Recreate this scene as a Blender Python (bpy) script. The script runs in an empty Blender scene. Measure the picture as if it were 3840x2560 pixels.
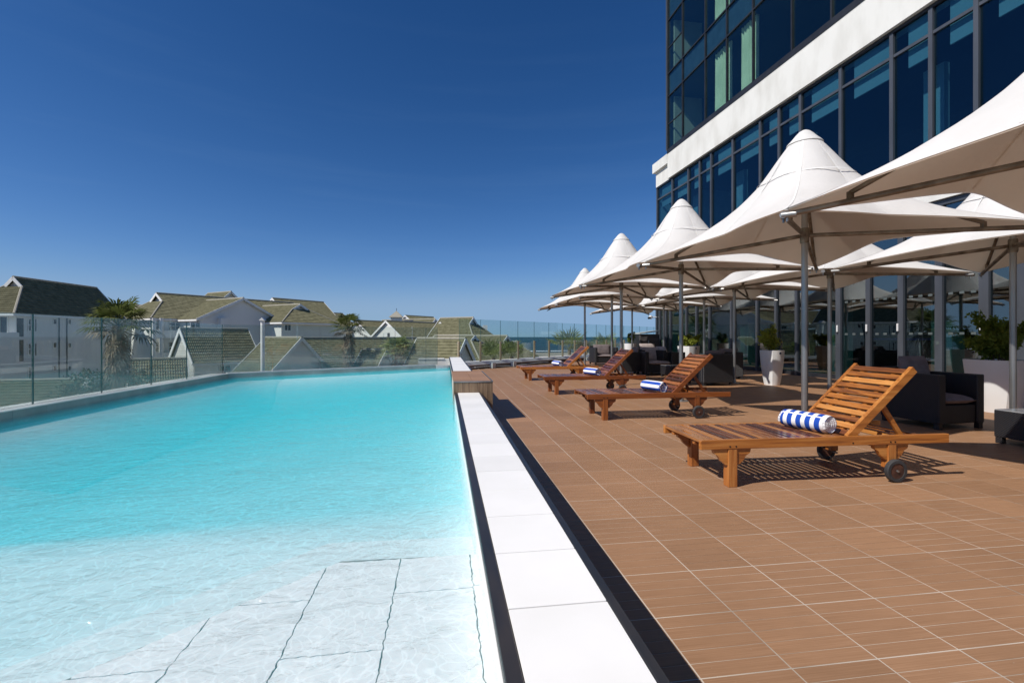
import bpy, math, random
from mathutils import Vector, Matrix, noise
R = math.radians
rnd = random.Random(7)
SC = bpy.context.scene
COL = SC.collection

# ------------------------------------------------------------------ camera
F = 1740.0            # focal length in pixels of the 3840 wide photograph
H = 1.15              # camera height over the deck
HY = 1263.0           # horizon row
TH = R(8.24)          # heading, to the right of +Y
CT, ST = math.cos(TH), math.sin(TH)
cam = bpy.data.cameras.new('camera'); camo = bpy.data.objects.new('camera', cam); COL.objects.link(camo)
camo.location = (0, 0, H); camo.rotation_euler = (R(90), 0, -TH)
cam.sensor_width = 36; cam.lens = 36 * F / 3840; cam.shift_y = -(1280 - HY) / 3840
cam.clip_start = 0.05; cam.clip_end = 60000
SC.camera = camo
SC.render.resolution_x, SC.render.resolution_y = 1024, 682

# ------------------------------------------------------------------ sky, sun, exposure
SUN_AZ, SUN_EL = R(68), R(45.5)      # azimuth of the shadows from +Y towards +X, sun height
world = bpy.data.worlds.new('World'); SC.world = world; world.use_nodes = True
nt = world.node_tree; nt.nodes.clear()
sky = nt.nodes.new('ShaderNodeTexSky'); sky.sky_type = 'NISHITA'; sky.sun_disc = False
sky.sun_elevation = SUN_EL; sky.sun_rotation = SUN_AZ + math.pi
sky.altitude = 1200; sky.air_density = 1.0; sky.dust_density = 0.12; sky.ozone_density = 3.0
tc = nt.nodes.new('ShaderNodeTexCoord'); mp = nt.nodes.new('ShaderNodeMapping')
mp.inputs['Rotation'].default_value = (0, R(6), R(25)); mp.inputs['Scale'].default_value = (1.3, 3.2, 22)
nz = nt.nodes.new('ShaderNodeTexNoise'); nz.inputs['Scale'].default_value = 1.2; nz.inputs['Detail'].default_value = 6
nz.inputs['Roughness'].default_value = 0.6
rp = nt.nodes.new('ShaderNodeMapRange'); rp.inputs[1].default_value = 0.50; rp.inputs[2].default_value = 0.85
rp.inputs[3].default_value = 0.0; rp.inputs[4].default_value = 0.075
mx = nt.nodes.new('ShaderNodeMix'); mx.data_type = 'RGBA'; mx.inputs[7].default_value = (2.6, 4.4, 7.0, 1)
bg = nt.nodes.new('ShaderNodeBackground'); bg.inputs['Strength'].default_value = 0.085
ow = nt.nodes.new('ShaderNodeOutputWorld')
L = nt.links.new
L(tc.outputs['Generated'], mp.inputs[0]); L(mp.outputs[0], nz.inputs['Vector']); L(nz.outputs[0], rp.inputs[0])
# even grade of the whole sky: clean dry sea air, deeper blue overhead
spc = nt.nodes.new('ShaderNodeSeparateColor'); cmb = nt.nodes.new('ShaderNodeCombineColor'); L(sky.outputs[0], spc.inputs[0])
for ch, (ga, ml) in enumerate(((1.70, 0.30), (1.25, 0.57), (1.12, 0.90))):
    p_ = nt.nodes.new('ShaderNodeMath'); p_.operation = 'POWER'; p_.inputs[1].default_value = ga; L(spc.outputs[ch], p_.inputs[0])
    m_ = nt.nodes.new('ShaderNodeMath'); m_.operation = 'MULTIPLY'; m_.inputs[1].default_value = ml; L(p_.outputs[0], m_.inputs[0])
    sm_ = nt.nodes.new('ShaderNodeMath'); sm_.operation = 'SMOOTH_MIN'; sm_.inputs[1].default_value = (3.1, 4.9, 7.4)[ch]; sm_.inputs[2].default_value = 1.5; L(m_.outputs[0], sm_.inputs[0]); L(sm_.outputs[0], cmb.inputs[ch])
spv = nt.nodes.new('ShaderNodeSeparateXYZ'); L(tc.outputs['Generated'], spv.inputs[0])
lowc = nt.nodes.new('ShaderNodeMapRange'); lowc.inputs[1].default_value = 0.02; lowc.inputs[2].default_value = 0.55; lowc.inputs[3].default_value = 1.6; lowc.inputs[4].default_value = 0.25; L(spv.outputs[2], lowc.inputs[0])
cm = nt.nodes.new('ShaderNodeMath'); cm.operation = 'MULTIPLY'; L(rp.outputs[0], cm.inputs[0]); L(lowc.outputs[0], cm.inputs[1])
L(cm.outputs[0], mx.inputs[0]); L(cmb.outputs[0], mx.inputs[6]); L(mx.outputs[2], bg.inputs[0]); L(bg.outputs[0], ow.inputs[0])
sun = bpy.data.lights.new('sun', 'SUN'); sun.energy = 5.0; sun.angle = R(0.53); sun.color = (1.0, 0.945, 0.87)
suno = bpy.data.objects.new('sun', sun); COL.objects.link(suno)
sd = Vector((math.sin(SUN_AZ) * math.cos(SUN_EL), math.cos(SUN_AZ) * math.cos(SUN_EL), -math.sin(SUN_EL)))
suno.rotation_euler = sd.to_track_quat('-Z', 'Y').to_euler(); suno.location = (-20, -10, 30)
vs = SC.view_settings; vs.view_transform = 'Standard'; vs.look = 'None'; vs.exposure = 0.0; vs.gamma = 1; vs.use_curve_mapping = False
cy = SC.cycles; cy.use_denoising = True; cy.max_bounces = 10; cy.transparent_max_bounces = 24
cy.diffuse_bounces = 3; cy.glossy_bounces = 4; cy.transmission_bounces = 6
cy.volume_bounces = 2; cy.caustics_reflective = False; cy.caustics_refractive = False; cy.sample_clamp_indirect = 6

# ------------------------------------------------------------------ photograph pixels to directions
def c2w(xc, zc, z): return Vector((xc * CT + zc * ST, -xc * ST + zc * CT, z))
def U(px, py, D):               # point on the pixel's ray at depth D
    return c2w((px - 1920) / F * D, D, H + (HY - py) / F * D)
def G(px, py, z=0.0):           # point on the pixel's ray at height z
    return U(px, py, F * (H - z) / (py - HY))
def ray(px, py): return U(px, py, 1.0) - Vector((0, 0, H))
def hit(px, py, P, n):          # pixel's ray against the plane through P
    d = ray(px, py); o = Vector((0, 0, H)); return o + d * ((P - o).dot(n) / d.dot(n))
def proj(p):
    q = p - Vector((0, 0, H)); zc = q.x * ST + q.y * CT; xc = q.x * CT - q.y * ST
    return (1920 + F * xc / zc, HY - F * q.z / zc, zc) if zc > 0.05 else None

# ------------------------------------------------------------------ mesh helpers
ORG = {}
class MB:
    def __init__(s): s.v = []; s.f = []; s.m = []; s.mi = 0
    def add(s, vs, fs):
        b = len(s.v); s.v += [tuple(v) for v in vs]
        for f in fs: s.f.append([b + i for i in f]); s.m.append(s.mi)
        return s
    def box(s, x0, x1, y0, y1, z0, z1):
        return s.add([(x0,y0,z0),(x1,y0,z0),(x1,y1,z0),(x0,y1,z0),(x0,y0,z1),(x1,y0,z1),(x1,y1,z1),(x0,y1,z1)],
                     [(3,2,1,0),(4,5,6,7),(0,1,5,4),(1,2,6,5),(2,3,7,6),(3,0,4,7)])
    def beam(s, a, b, w, h, up=(0,0,1)):      # a square bar from a to b
        a, b = Vector(a), Vector(b); d = (b - a).normalized(); up = Vector(up)
        sx = d.cross(up)
        if sx.length < 1e-4: sx = d.cross(Vector((1,0,0)))
        sx.normalize(); uz = sx.cross(d)
        vs = []
        for p in (a, b):
            for i, j in ((-1,-1),(1,-1),(1,1),(-1,1)): vs.append(p + sx * (i * w / 2) + uz * (j * h / 2))
        return s.add(vs, [(3,2,1,0),(4,5,6,7),(0,1,5,4),(1,2,6,5),(2,3,7,6),(3,0,4,7)])
    def bevbox(s, x0, x1, y0, y1, z0, z1, b):
        X = (x0, x0 + b, x1 - b, x1); vs = []
        def ring(z, i): return [(x0+i, y0+b, z),(x0+b, y0+i, z),(x1-b, y0+i, z),(x1-i, y0+b, z),(x1-i, y1-b, z),(x1-b, y1-i, z),(x0+b, y1-i, z),(x0+i, y1-b, z)]
        vs = ring(z0, b*.6) + ring(z0+b, 0) + ring(z1-b, 0) + ring(z1, b*.6)
        fs = [tuple(range(7,-1,-1)), tuple(range(24,32))]
        for k in range(3):
            for i in range(8): fs.append((k*8+i, k*8+(i+1)%8, k*8+8+(i+1)%8, k*8+8+i))
        return s.add(vs, fs)
    def tube(s, a, b, r, r2=None, n=10, cap=True):
        a, b = Vector(a), Vector(b); r2 = r if r2 is None else r2; d = (b - a).normalized()
        u = d.orthogonal().normalized(); w = d.cross(u); vs = []
        for p, rr in ((a, r), (b, r2)):
            for i in range(n):
                t = 2 * math.pi * i / n; vs.append(p + (u * math.cos(t) + w * math.sin(t)) * rr)
        fs = [(i, (i+1) % n, n + (i+1) % n, n + i) for i in range(n)]
        if cap: fs += [tuple(range(n-1,-1,-1)), tuple(range(n, 2*n))]
        return s.add(vs, fs)
    def path(s, pts, r, n=8):
        for a, b in zip(pts[:-1], pts[1:]): s.tube(a, b, r, n=n)
        return s
    def lathe(s, c, prof, n=20, sq=0.0):
        c = Vector(c); vs = []; fs = []
        for r, z in prof:
            for i in range(n):
                t = 2 * math.pi * i / n; ca, sa = math.cos(t), math.sin(t)
                k = 1.0
                if sq: k = (1 - sq) + sq / max(abs(ca), abs(sa))
                vs.append(c + Vector((r * k * ca, r * k * sa, z)))
        for j in range(len(prof) - 1):
            for i in range(n): fs.append((j*n+i, j*n+(i+1) % n, (j+1)*n+(i+1) % n, (j+1)*n+i))
        fs.append(tuple(range(n-1,-1,-1))); fs.append(tuple(range((len(prof)-1)*n, len(prof)*n)))
        return s.add(vs, fs)
    def prism(s, poly, off):                 # polygon (3d points) swept by off
        n = len(poly); off = Vector(off); vs = [Vector(p) for p in poly] + [Vector(p) + off for p in poly]
        fs = [tuple(range(n-1,-1,-1)), tuple(range(n, 2*n))] + [(i, (i+1) % n, n+(i+1) % n, n+i) for i in range(n)]
        return s.add(vs, fs)
    def build(s, name, mat, parent=None, smooth=False, local=False, fix=True):
        me = bpy.data.meshes.new(name)
        o0 = Vector((0,0,0))
        if parent is not None and not local: o0 = ORG.get(parent.name, o0)
        me.from_pydata([tuple(Vector(v) - o0) for v in s.v] if o0.length else s.v, [], s.f)
        for mt in (mat if isinstance(mat, (list, tuple)) else [mat]): me.materials.append(mt)
        if isinstance(mat, (list, tuple)): me.polygons.foreach_set('material_index', s.m)
        if fix:
            import bmesh
            bm = bmesh.new(); bm.from_mesh(me); bmesh.ops.recalc_face_normals(bm, faces=bm.faces); bm.to_mesh(me); bm.free()
        if smooth:
            me.polygons.foreach_set('use_smooth', [True] * len(me.polygons))
            if smooth != 'all':
                try: me.set_sharp_from_angle(angle=R(38))
                except Exception: pass
        me.update()
        return put(name, me, parent, o0)
def put(name, me, parent=None, o0=None):
    o = bpy.data.objects.new(name, me); COL.objects.link(o)
    if parent is not None: o.parent = parent
    ORG[o.name] = o0 if o0 is not None else Vector((0,0,0))
    return o
def tag(o, label=None, cat=None, group=None, kind=None):
    if label: o['label'] = label
    if cat: o['category'] = cat
    if group: o['group'] = group
    if kind: o['kind'] = kind
    return o
def thing(name, label, cat, loc, rz=0.0, group=None):
    o = bpy.data.objects.new(name, None); COL.objects.link(o); o.location = loc; o.rotation_euler = (0, 0, rz)
    o.empty_display_size = 0.2; ORG[o.name] = Vector(loc)
    return tag(o, label, cat, group)
def copy_tree(o, parent=None):
    c = o.copy(); COL.objects.link(c); c.parent = parent
    if parent is not None: c.matrix_parent_inverse = o.matrix_parent_inverse
    for ch in list(o.children): copy_tree(ch, c)
    return c

# ------------------------------------------------------------------ materials
def newmat(name):
    m = bpy.data.materials.new(name); m.use_nodes = True; m.node_tree.nodes.clear(); return m, m.node_tree.nodes, m.node_tree.links.new
def nd(N, t, **kw):
    n = N.new(t)
    for k, v in kw.items():
        if k.startswith('i_'): n.inputs[k[2:]].default_value = v
        else: setattr(n, k, v)
    return n
def mat(name, c1, c2=None, rough=0.6, metal=0.0, scale=(3,3,3), nscale=1.0, detail=5.0, lo=0.35, hi=0.65, bump=0.0, bscale=40.0,
        rand=0.0, spec=0.5, coat=0.0, coord='Object', c3=None, rough2=None):
    """noise-mixed colours, optional per-object brightness spread and fine relief"""
    m, N, K = newmat(name)
    out = nd(N, 'ShaderNodeOutputMaterial'); b = nd(N, 'ShaderNodeBsdfPrincipled')
    b.inputs['Roughness'].default_value = rough; b.inputs['Metallic'].default_value = metal
    b.inputs['Specular IOR Level'].default_value = spec; b.inputs['Coat Weight'].default_value = coat; b.inputs['Coat Roughness'].default_value = 0.12
    K(b.outputs[0], out.inputs[0])
    t = nd(N, 'ShaderNodeTexCoord'); mpn = nd(N, 'ShaderNodeMapping'); mpn.inputs['Scale'].default_value = scale
    K(t.outputs[coord], mpn.inputs[0])
    no = nd(N, 'ShaderNodeTexNoise'); no.inputs['Scale'].default_value = nscale; no.inputs['Detail'].default_value = detail
    K(mpn.outputs[0], no.inputs['Vector'])
    rm = nd(N, 'ShaderNodeValToRGB'); e = rm.color_ramp.elements
    e[0].position = lo; e[1].position = hi; e[0].color = (*c1, 1); e[1].color = (*(c2 or c1), 1)
    if c3: x = rm.color_ramp.elements.new((lo + hi) / 2); x.color = (*c3, 1)
    K(no.outputs[0], rm.inputs[0]); colout = rm.outputs[0]
    if rand:
        oi = nd(N, 'ShaderNodeObjectInfo'); mr = nd(N, 'ShaderNodeMapRange'); mr.inputs[3].default_value = 1 - rand; mr.inputs[4].default_value = 1 + rand
        K(oi.outputs['Random'], mr.inputs[0])
        mul = nd(N, 'ShaderNodeMix', data_type='RGBA', blend_type='MULTIPLY'); mul.inputs[0].default_value = 1
        K(colout, mul.inputs[6]); K(mr.outputs[0], mul.inputs[7]); colout = mul.outputs[2]
    K(colout, b.inputs['Base Color'])
    if rough2 is not None:
        r2 = nd(N, 'ShaderNodeMapRange'); r2.inputs[1].default_value = lo; r2.inputs[2].default_value = hi
        r2.inputs[3].default_value = rough; r2.inputs[4].default_value = rough2
        K(no.outputs[0], r2.inputs[0]); K(r2.outputs[0], b.inputs['Roughness'])
    if bump:
        n2 = nd(N, 'ShaderNodeTexNoise'); n2.inputs['Scale'].default_value = bscale; n2.inputs['Detail'].default_value = 4
        K(mpn.outputs[0], n2.inputs['Vector'])
        bp = nd(N, 'ShaderNodeBump'); bp.inputs['Strength'].default_value = bump; bp.inputs['Distance'].default_value = 0.01
        K(n2.outputs[0], bp.inputs['Height']); K(bp.outputs[0], b.inputs['Normal'])
    return m

def wood(name, scale, c1=(0.13,0.035,0.012), c3=(0.33,0.105,0.02), c2=(0.52,0.22,0.055), rand=0.45, rough=0.33):
    m, N, K = newmat(name)
    out = nd(N, 'ShaderNodeOutputMaterial'); b = nd(N, 'ShaderNodeBsdfPrincipled'); K(b.outputs[0], out.inputs[0])
    b.inputs['Roughness'].default_value = rough; b.inputs['Coat Weight'].default_value = 0.35; b.inputs['Coat Roughness'].default_value = 0.18
    t = nd(N, 'ShaderNodeTexCoord'); oi = nd(N, 'ShaderNodeObjectInfo')
    ad = nd(N, 'ShaderNodeVectorMath', operation='ADD'); sc = nd(N, 'ShaderNodeVectorMath', operation='SCALE'); sc.inputs['Scale'].default_value = 37
    cb = nd(N, 'ShaderNodeCombineXYZ'); K(oi.outputs['Random'], cb.inputs[0]); K(oi.outputs['Random'], cb.inputs[1]); K(cb.outputs[0], sc.inputs[0])
    K(t.outputs['Object'], ad.inputs[0]); K(sc.outputs[0], ad.inputs[1])
    mpn = nd(N, 'ShaderNodeMapping'); mpn.inputs['Scale'].default_value = scale; K(ad.outputs[0], mpn.inputs[0])
    no = nd(N, 'ShaderNodeTexNoise'); no.inputs['Scale'].default_value = 1; no.inputs['Detail'].default_value = 7; no.inputs['Roughness'].default_value = 0.62; no.inputs['Distortion'].default_value = 0.6
    K(mpn.outputs[0], no.inputs['Vector'])
    mr = nd(N, 'ShaderNodeMapRange'); mr.inputs[3].default_value = -rand * 0.5; mr.inputs[4].default_value = rand * 0.5
    K(oi.outputs['Random'], mr.inputs[0])
    sm = nd(N, 'ShaderNodeMath', operation='ADD'); K(no.outputs[0], sm.inputs[0]); K(mr.outputs[0], sm.inputs[1])
    rm = nd(N, 'ShaderNodeValToRGB'); e = rm.color_ramp.elements; e[0].position = 0.25; e[1].position = 0.78; e[0].color = (*c1, 1); e[1].color = (*c2, 1)
    x = e.new(0.5); x.color = (*c3, 1)
    K(sm.outputs[0], rm.inputs[0]); K(rm.outputs[0], b.inputs['Base Color'])
    bp = nd(N, 'ShaderNodeBump'); bp.inputs['Strength'].default_value = 0.12; bp.inputs['Distance'].default_value = 0.004
    K(no.outputs[0], bp.inputs['Height']); K(bp.outputs[0], b.inputs['Normal'])
    return m

def glass(name, tint, f0=0.04, p=5.0, rough=0.0, haze=None, hazecol=(0.7,0.72,0.7), gtint=(1,1,1), wob=0.0):
    """clear sheet: tinted straight transmission + mirror by angle (+ film of dirt by height)"""
    m, N, K = newmat(name)
    out = nd(N, 'ShaderNodeOutputMaterial'); tr = nd(N, 'ShaderNodeBsdfTransparent'); tr.inputs[0].default_value = (*tint, 1)
    gl = nd(N, 'ShaderNodeBsdfGlossy'); gl.inputs['Roughness'].default_value = rough; gl.inputs[0].default_value = (*gtint, 1)
    lw = nd(N, 'ShaderNodeLayerWeight'); lw.inputs[0].default_value = 0.5
    pw = nd(N, 'ShaderNodeMath', operation='POWER'); pw.inputs[1].default_value = p; K(lw.outputs['Facing'], pw.inputs[0])
    mr = nd(N, 'ShaderNodeMapRange'); mr.inputs[3].default_value = f0; mr.inputs[4].default_value = 1.0; K(pw.outputs[0], mr.inputs[0])
    ms = nd(N, 'ShaderNodeMixShader'); K(mr.outputs[0], ms.inputs[0]); K(tr.outputs[0], ms.inputs[1]); K(gl.outputs[0], ms.inputs[2])
    last = ms.outputs[0]
    if wob:
        t = nd(N, 'ShaderNodeTexCoord'); no = nd(N, 'ShaderNodeTexNoise'); no.inputs['Scale'].default_value = 0.7; no.inputs['Detail'].default_value = 1
        K(t.outputs['Object'], no.inputs['Vector']); bp = nd(N, 'ShaderNodeBump'); bp.inputs['Strength'].default_value = 1; bp.inputs['Distance'].default_value = wob
        K(no.outputs[0], bp.inputs['Height']); K(bp.outputs[0], gl.inputs['Normal'])
    if haze:
        z0, z1, a0, a1 = haze
        ge = nd(N, 'ShaderNodeNewGeometry'); sp = nd(N, 'ShaderNodeSeparateXYZ'); K(ge.outputs['Position'], sp.inputs[0])
        m2 = nd(N, 'ShaderNodeMapRange'); m2.interpolation_type = 'SMOOTHSTEP'
        for i, v in zip((1,2,3,4), (z0, z1, a0, a1)): m2.inputs[i].default_value = v
        no = nd(N, 'ShaderNodeTexNoise'); no.inputs['Scale'].default_value = 1.6; no.inputs['Detail'].default_value = 6; K(ge.outputs['Position'], no.inputs['Vector'])
        mu = nd(N, 'ShaderNodeMath', operation='MULTIPLY'); ng = nd(N, 'ShaderNodeMapRange'); ng.inputs[1].default_value = .25; ng.inputs[2].default_value = .75; ng.inputs[3].default_value = .55; ng.inputs[4].default_value = 1.3
        K(no.outputs[0], ng.inputs[0]); K(sp.outputs[2], m2.inputs[0]); K(m2.outputs[0], mu.inputs[0]); K(ng.outputs[0], mu.inputs[1])
        df = nd(N, 'ShaderNodeBsdfDiffuse'); df.inputs[0].default_value = (*hazecol, 1)
        m3 = nd(N, 'ShaderNodeMixShader'); K(mu.outputs[0], m3.inputs[0]); K(last, m3.inputs[1]); K(df.outputs[0], m3.inputs[2]); last = m3.outputs[0]
    K(last, out.inputs[0])
    return m

M = {}
M['coping'] = mat('coping_tile', (0.85,0.835,0.80), (0.90,0.885,0.855), rough=0.38, scale=(1,1,1), nscale=2.5, rand=0.03, spec=0.3)
M['coping_edge'] = mat('grey_edge_tile', (0.33,0.37,0.36), (0.45,0.50,0.48), rough=0.4, scale=(1,1,1), nscale=3, rand=0.06)
M['trim'] = mat('dark_trim', (0.028,0.03,0.036), (0.075,0.06,0.05), rough=0.42, scale=(4,1,4), nscale=2.2, lo=0.45, hi=0.8, metal=0.3)
M['grout'] = mat('grout', (0.32,0.265,0.21), (0.54,0.465,0.385), rough=0.9, scale=(1.3,1.3,1), nscale=1.6, detail=7, lo=0.32, hi=0.55)
M['grout_dark'] = mat('pool_grout', (0.17,0.165,0.15), (0.40,0.39,0.36), rough=0.9, nscale=3)
def deckmat(name, c1, c2, c3, rand):
    m = mat(name, c1, c2, c3=c3, rough=0.42, scale=(3,260,3), nscale=1, detail=6, lo=0.25, hi=0.75, rand=rand, bump=0.05, bscale=1.5, spec=0.22, rough2=0.62)
    N, K = m.node_tree.nodes, m.node_tree.links.new; b = [n for n in N if n.type == 'BSDF_PRINCIPLED'][0]; src = b.inputs['Base Color'].links[0].from_socket
    ge = nd(N, 'ShaderNodeNewGeometry'); a = nd(N, 'ShaderNodeTexNoise'); a.inputs['Scale'].default_value = 0.9; a.inputs['Detail'].default_value = 9; a.inputs['Roughness'].default_value = 0.68; K(ge.outputs['Position'], a.inputs['Vector'])
    r_ = nd(N, 'ShaderNodeMapRange'); r_.inputs[1].default_value = .3; r_.inputs[2].default_value = .72; r_.inputs[3].default_value = .86; r_.inputs[4].default_value = 1.10; K(a.outputs[0], r_.inputs[0])
    sc_ = nd(N, 'ShaderNodeTexNoise'); sc_.inputs['Scale'].default_value = 55; sc_.inputs['Detail'].default_value = 2; K(ge.outputs['Position'], sc_.inputs['Vector'])
    sp_ = nd(N, 'ShaderNodeMapRange'); sp_.inputs[1].default_value = .735; sp_.inputs[2].default_value = .78; sp_.inputs[3].default_value = 0; sp_.inputs[4].default_value = .35; K(sc_.outputs[0], sp_.inputs[0])
    mu = nd(N, 'ShaderNodeMix', data_type='RGBA', blend_type='MULTIPLY'); mu.inputs[0].default_value = 1; K(src, mu.inputs[6]); K(r_.outputs[0], mu.inputs[7])
    m2 = nd(N, 'ShaderNodeMix', data_type='RGBA'); K(sp_.outputs[0], m2.inputs[0]); K(mu.outputs[2], m2.inputs[6]); m2.inputs[7].default_value = (.6,.52,.43,1); K(m2.outputs[2], b.inputs['Base Color'])
    return m
M['deck'] = deckmat('deck_tile', (0.27,0.145,0.076), (0.39,0.225,0.130), (0.335,0.187,0.103), 0.09)
M['bench'] = mat('bench_tile', (0.16,0.10,0.06), (0.28,0.19,0.115), c3=(0.22,0.145,0.085), rough=0.4, scale=(60,60,1.5), nscale=1, detail=6, rand=0.12)
M['pool'] = mat('pool_tile', (0.88,0.885,0.88), (0.94,0.94,0.935), rough=0.5, scale=(1,1,1), nscale=9, rand=0.02)
M['plaster'] = mat('pool_plaster', (0.80,0.84,0.84), (0.90,0.91,0.91), rough=0.7, scale=(1,1,1), nscale=1.2)
M['wood_y'] = wood('teak_across', (42, 3.0, 42), c1=(0.13,0.04,0.014), c3=(0.40,0.14,0.028), c2=(0.60,0.27,0.075), rand=0.55)
M['wood_seat'] = wood('teak_seat', (42, 3.0, 42), c1=(0.055,0.022,0.018), c3=(0.17,0.06,0.028), c2=(0.42,0.18,0.06), rand=0.75, rough=0.25)
M['wood_red_y'] = wood('red_teak_across', (42, 3.0, 42), c1=(0.045,0.014,0.010), c3=(0.145,0.042,0.018), c2=(0.36,0.125,0.035), rand=0.6, rough=0.28)
M['wood_red_x'] = wood('red_teak_along', (2.2, 42, 42), c1=(0.10,0.025,0.008), c3=(0.20,0.055,0.012), c2=(0.34,0.11,0.025), rand=0.3, rough=0.3)
M['wood_red_z'] = wood('red_teak_upright', (42, 42, 3), c1=(0.10,0.025,0.008), c3=(0.20,0.055,0.012), c2=(0.34,0.11,0.025), rand=0.3)
M['wood_x'] = wood('teak_along', (2.2, 42, 42), c1=(0.16,0.045,0.012), c3=(0.42,0.15,0.03), c2=(0.60,0.27,0.07), rand=0.25)
M['wood_z'] = wood('teak_upright', (42, 42, 3.0), rand=0.30, c1=(0.16,0.05,0.018), c3=(0.38,0.13,0.028), c2=(0.56,0.25,0.07))
M['endgrain'] = mat('weathered_end', (0.10,0.06,0.05), (0.23,0.15,0.11), rough=0.8, scale=(30,30,30))
M['rubber'] = mat('rubber', (0.022,0.022,0.024), (0.045,0.045,0.047), rough=0.75, scale=(8,8,8))
M['hub'] = mat('wheel_disc', (0.05,0.022,0.016), (0.12,0.05,0.03), rough=0.5, scale=(20,20,20), rand=0.2)
M['steel'] = mat('brushed_steel', (0.27,0.265,0.26), (0.40,0.395,0.385), rough=0.36, metal=0.8, scale=(3,3,0.8), nscale=1.5, lo=.3, hi=.7)
M['steel_tan'] = mat('stained_tube', (0.12,0.095,0.07), (0.27,0.235,0.195), rough=0.45, metal=0.55, scale=(4,4,4), nscale=2)
M['bolt'] = mat('dark_bolt', (0.03,0.03,0.03), (0.06,0.06,0.06), rough=0.4, metal=0.8)
M['chrome'] = mat('polished_steel', (0.5,0.5,0.49), (0.62,0.62,0.61), rough=0.2, metal=1.0)
M['canopy'] = mat('canopy_white', (0.73,0.705,0.66), (0.79,0.77,0.73), rough=0.85, scale=(1,1,1), nscale=2.2, lo=0.3, hi=0.6, bump=0.05, bscale=60, spec=0.1)
M['lining'] = mat('canopy_lining', (0.35,0.285,0.215), (0.43,0.355,0.275), rough=0.9, scale=(1.5,1.5,1.5), nscale=1.6, bump=0.05, bscale=60, spec=0.05)
def cloth(name, c1, c2, tc, fac):
    m, N, K = newmat(name); out = nd(N, 'ShaderNodeOutputMaterial'); df = nd(N, 'ShaderNodeBsdfDiffuse'); tl = nd(N, 'ShaderNodeBsdfTranslucent'); tl.inputs[0].default_value = (*tc, 1)
    t = nd(N, 'ShaderNodeTexCoord'); no = nd(N, 'ShaderNodeTexNoise'); no.inputs['Scale'].default_value = 2.0; no.inputs['Detail'].default_value = 8; K(t.outputs['Object'], no.inputs['Vector'])
    rm = nd(N, 'ShaderNodeValToRGB'); e = rm.color_ramp.elements; e[0].position = .3; e[1].position = .62; e[0].color = (*c1, 1); e[1].color = (*c2, 1); K(no.outputs[0], rm.inputs[0]); K(rm.outputs[0], df.inputs[0])
    n2 = nd(N, 'ShaderNodeTexNoise'); n2.inputs['Scale'].default_value = 5; n2.inputs['Detail'].default_value = 5; K(t.outputs['Object'], n2.inputs['Vector'])
    bp = nd(N, 'ShaderNodeBump'); bp.inputs['Strength'].default_value = .32; bp.inputs['Distance'].default_value = .04; K(n2.outputs[0], bp.inputs['Height']); K(bp.outputs[0], df.inputs['Normal'])
    ms = nd(N, 'ShaderNodeMixShader'); ms.inputs[0].default_value = fac; K(df.outputs[0], ms.inputs[1]); K(tl.outputs[0], ms.inputs[2]); K(ms.outputs[0], out.inputs[0]); return m
M['canopy'] = cloth('canopy_white', (0.76,0.75,0.73), (0.82,0.81,0.795), (0.88,0.84,0.78), .27)
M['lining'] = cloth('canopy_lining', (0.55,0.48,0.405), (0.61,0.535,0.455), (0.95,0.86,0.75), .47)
M['seam'] = mat('canopy_seam', (0.70,0.685,0.66), (0.75,0.735,0.71), rough=0.9)
M['white'] = mat('white_paint', (0.60,0.60,0.575), (0.70,0.695,0.67), rough=0.75, scale=(0.6,0.6,0.25), nscale=1.6, detail=8, lo=0.3, hi=0.7)
M['fascia'] = mat('hotel_plaster', (0.60,0.59,0.55), (0.72,0.715,0.68), rough=0.8, scale=(1.2,1.2,0.5), nscale=1.8, detail=9, lo=0.28, hi=0.6, bump=0.06, bscale=14)
M['housewall'] = mat('house_wall', (0.70,0.685,0.655), (0.78,0.77,0.745), rough=0.85, scale=(0.3,0.3,0.15), nscale=1.2, detail=7)
M['boards'] = mat('house_boards', (0.58,0.57,0.53), (0.67,0.66,0.62), rough=0.7, scale=(0.5,0.5,2), nscale=1.2)
M['housetrim'] = mat('house_trim', (0.72,0.72,0.71), (0.80,0.80,0.79), rough=0.6)
M['rooftile'] = mat('roof_tile', (0.125,0.12,0.062), (0.225,0.215,0.125), c3=(0.175,0.167,0.092), rough=0.85, scale=(0.9,0.9,0.9), nscale=2.4, detail=9, lo=0.3, hi=0.7)
M['ridge'] = mat('ridge_tile', (0.29,0.275,0.22), (0.36,0.34,0.28), rough=0.85, nscale=2)
M['winglass'] = mat('dark_window', (0.012,0.018,0.028), (0.03,0.04,0.055), rough=0.08, nscale=0.5)
M['alu'] = mat('grey_aluminium', (0.075,0.083,0.098), (0.10,0.11,0.128), rough=0.42, metal=0.35, scale=(2,2,0.6), nscale=1.5)
M['alu_dark'] = mat('dark_aluminium', (0.022,0.024,0.03), (0.035,0.037,0.044), rough=0.45, metal=0.3)
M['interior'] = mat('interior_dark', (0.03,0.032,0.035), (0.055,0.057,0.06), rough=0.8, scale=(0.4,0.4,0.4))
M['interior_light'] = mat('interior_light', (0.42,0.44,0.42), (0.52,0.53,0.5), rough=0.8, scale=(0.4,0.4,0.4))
M['curtain'] = mat('curtain', (0.62,0.66,0.55), (0.74,0.77,0.66), rough=0.9, scale=(1,1,1), nscale=2)
M['rattan_base'] = None
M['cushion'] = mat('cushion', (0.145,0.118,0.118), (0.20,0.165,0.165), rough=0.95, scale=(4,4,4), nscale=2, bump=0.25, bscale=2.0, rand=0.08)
M['cushion_light'] = mat('cushion_light', (0.33,0.28,0.27), (0.45,0.39,0.38), rough=0.95, scale=(6,6,6), nscale=2, bump=0.3, bscale=2)
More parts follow.
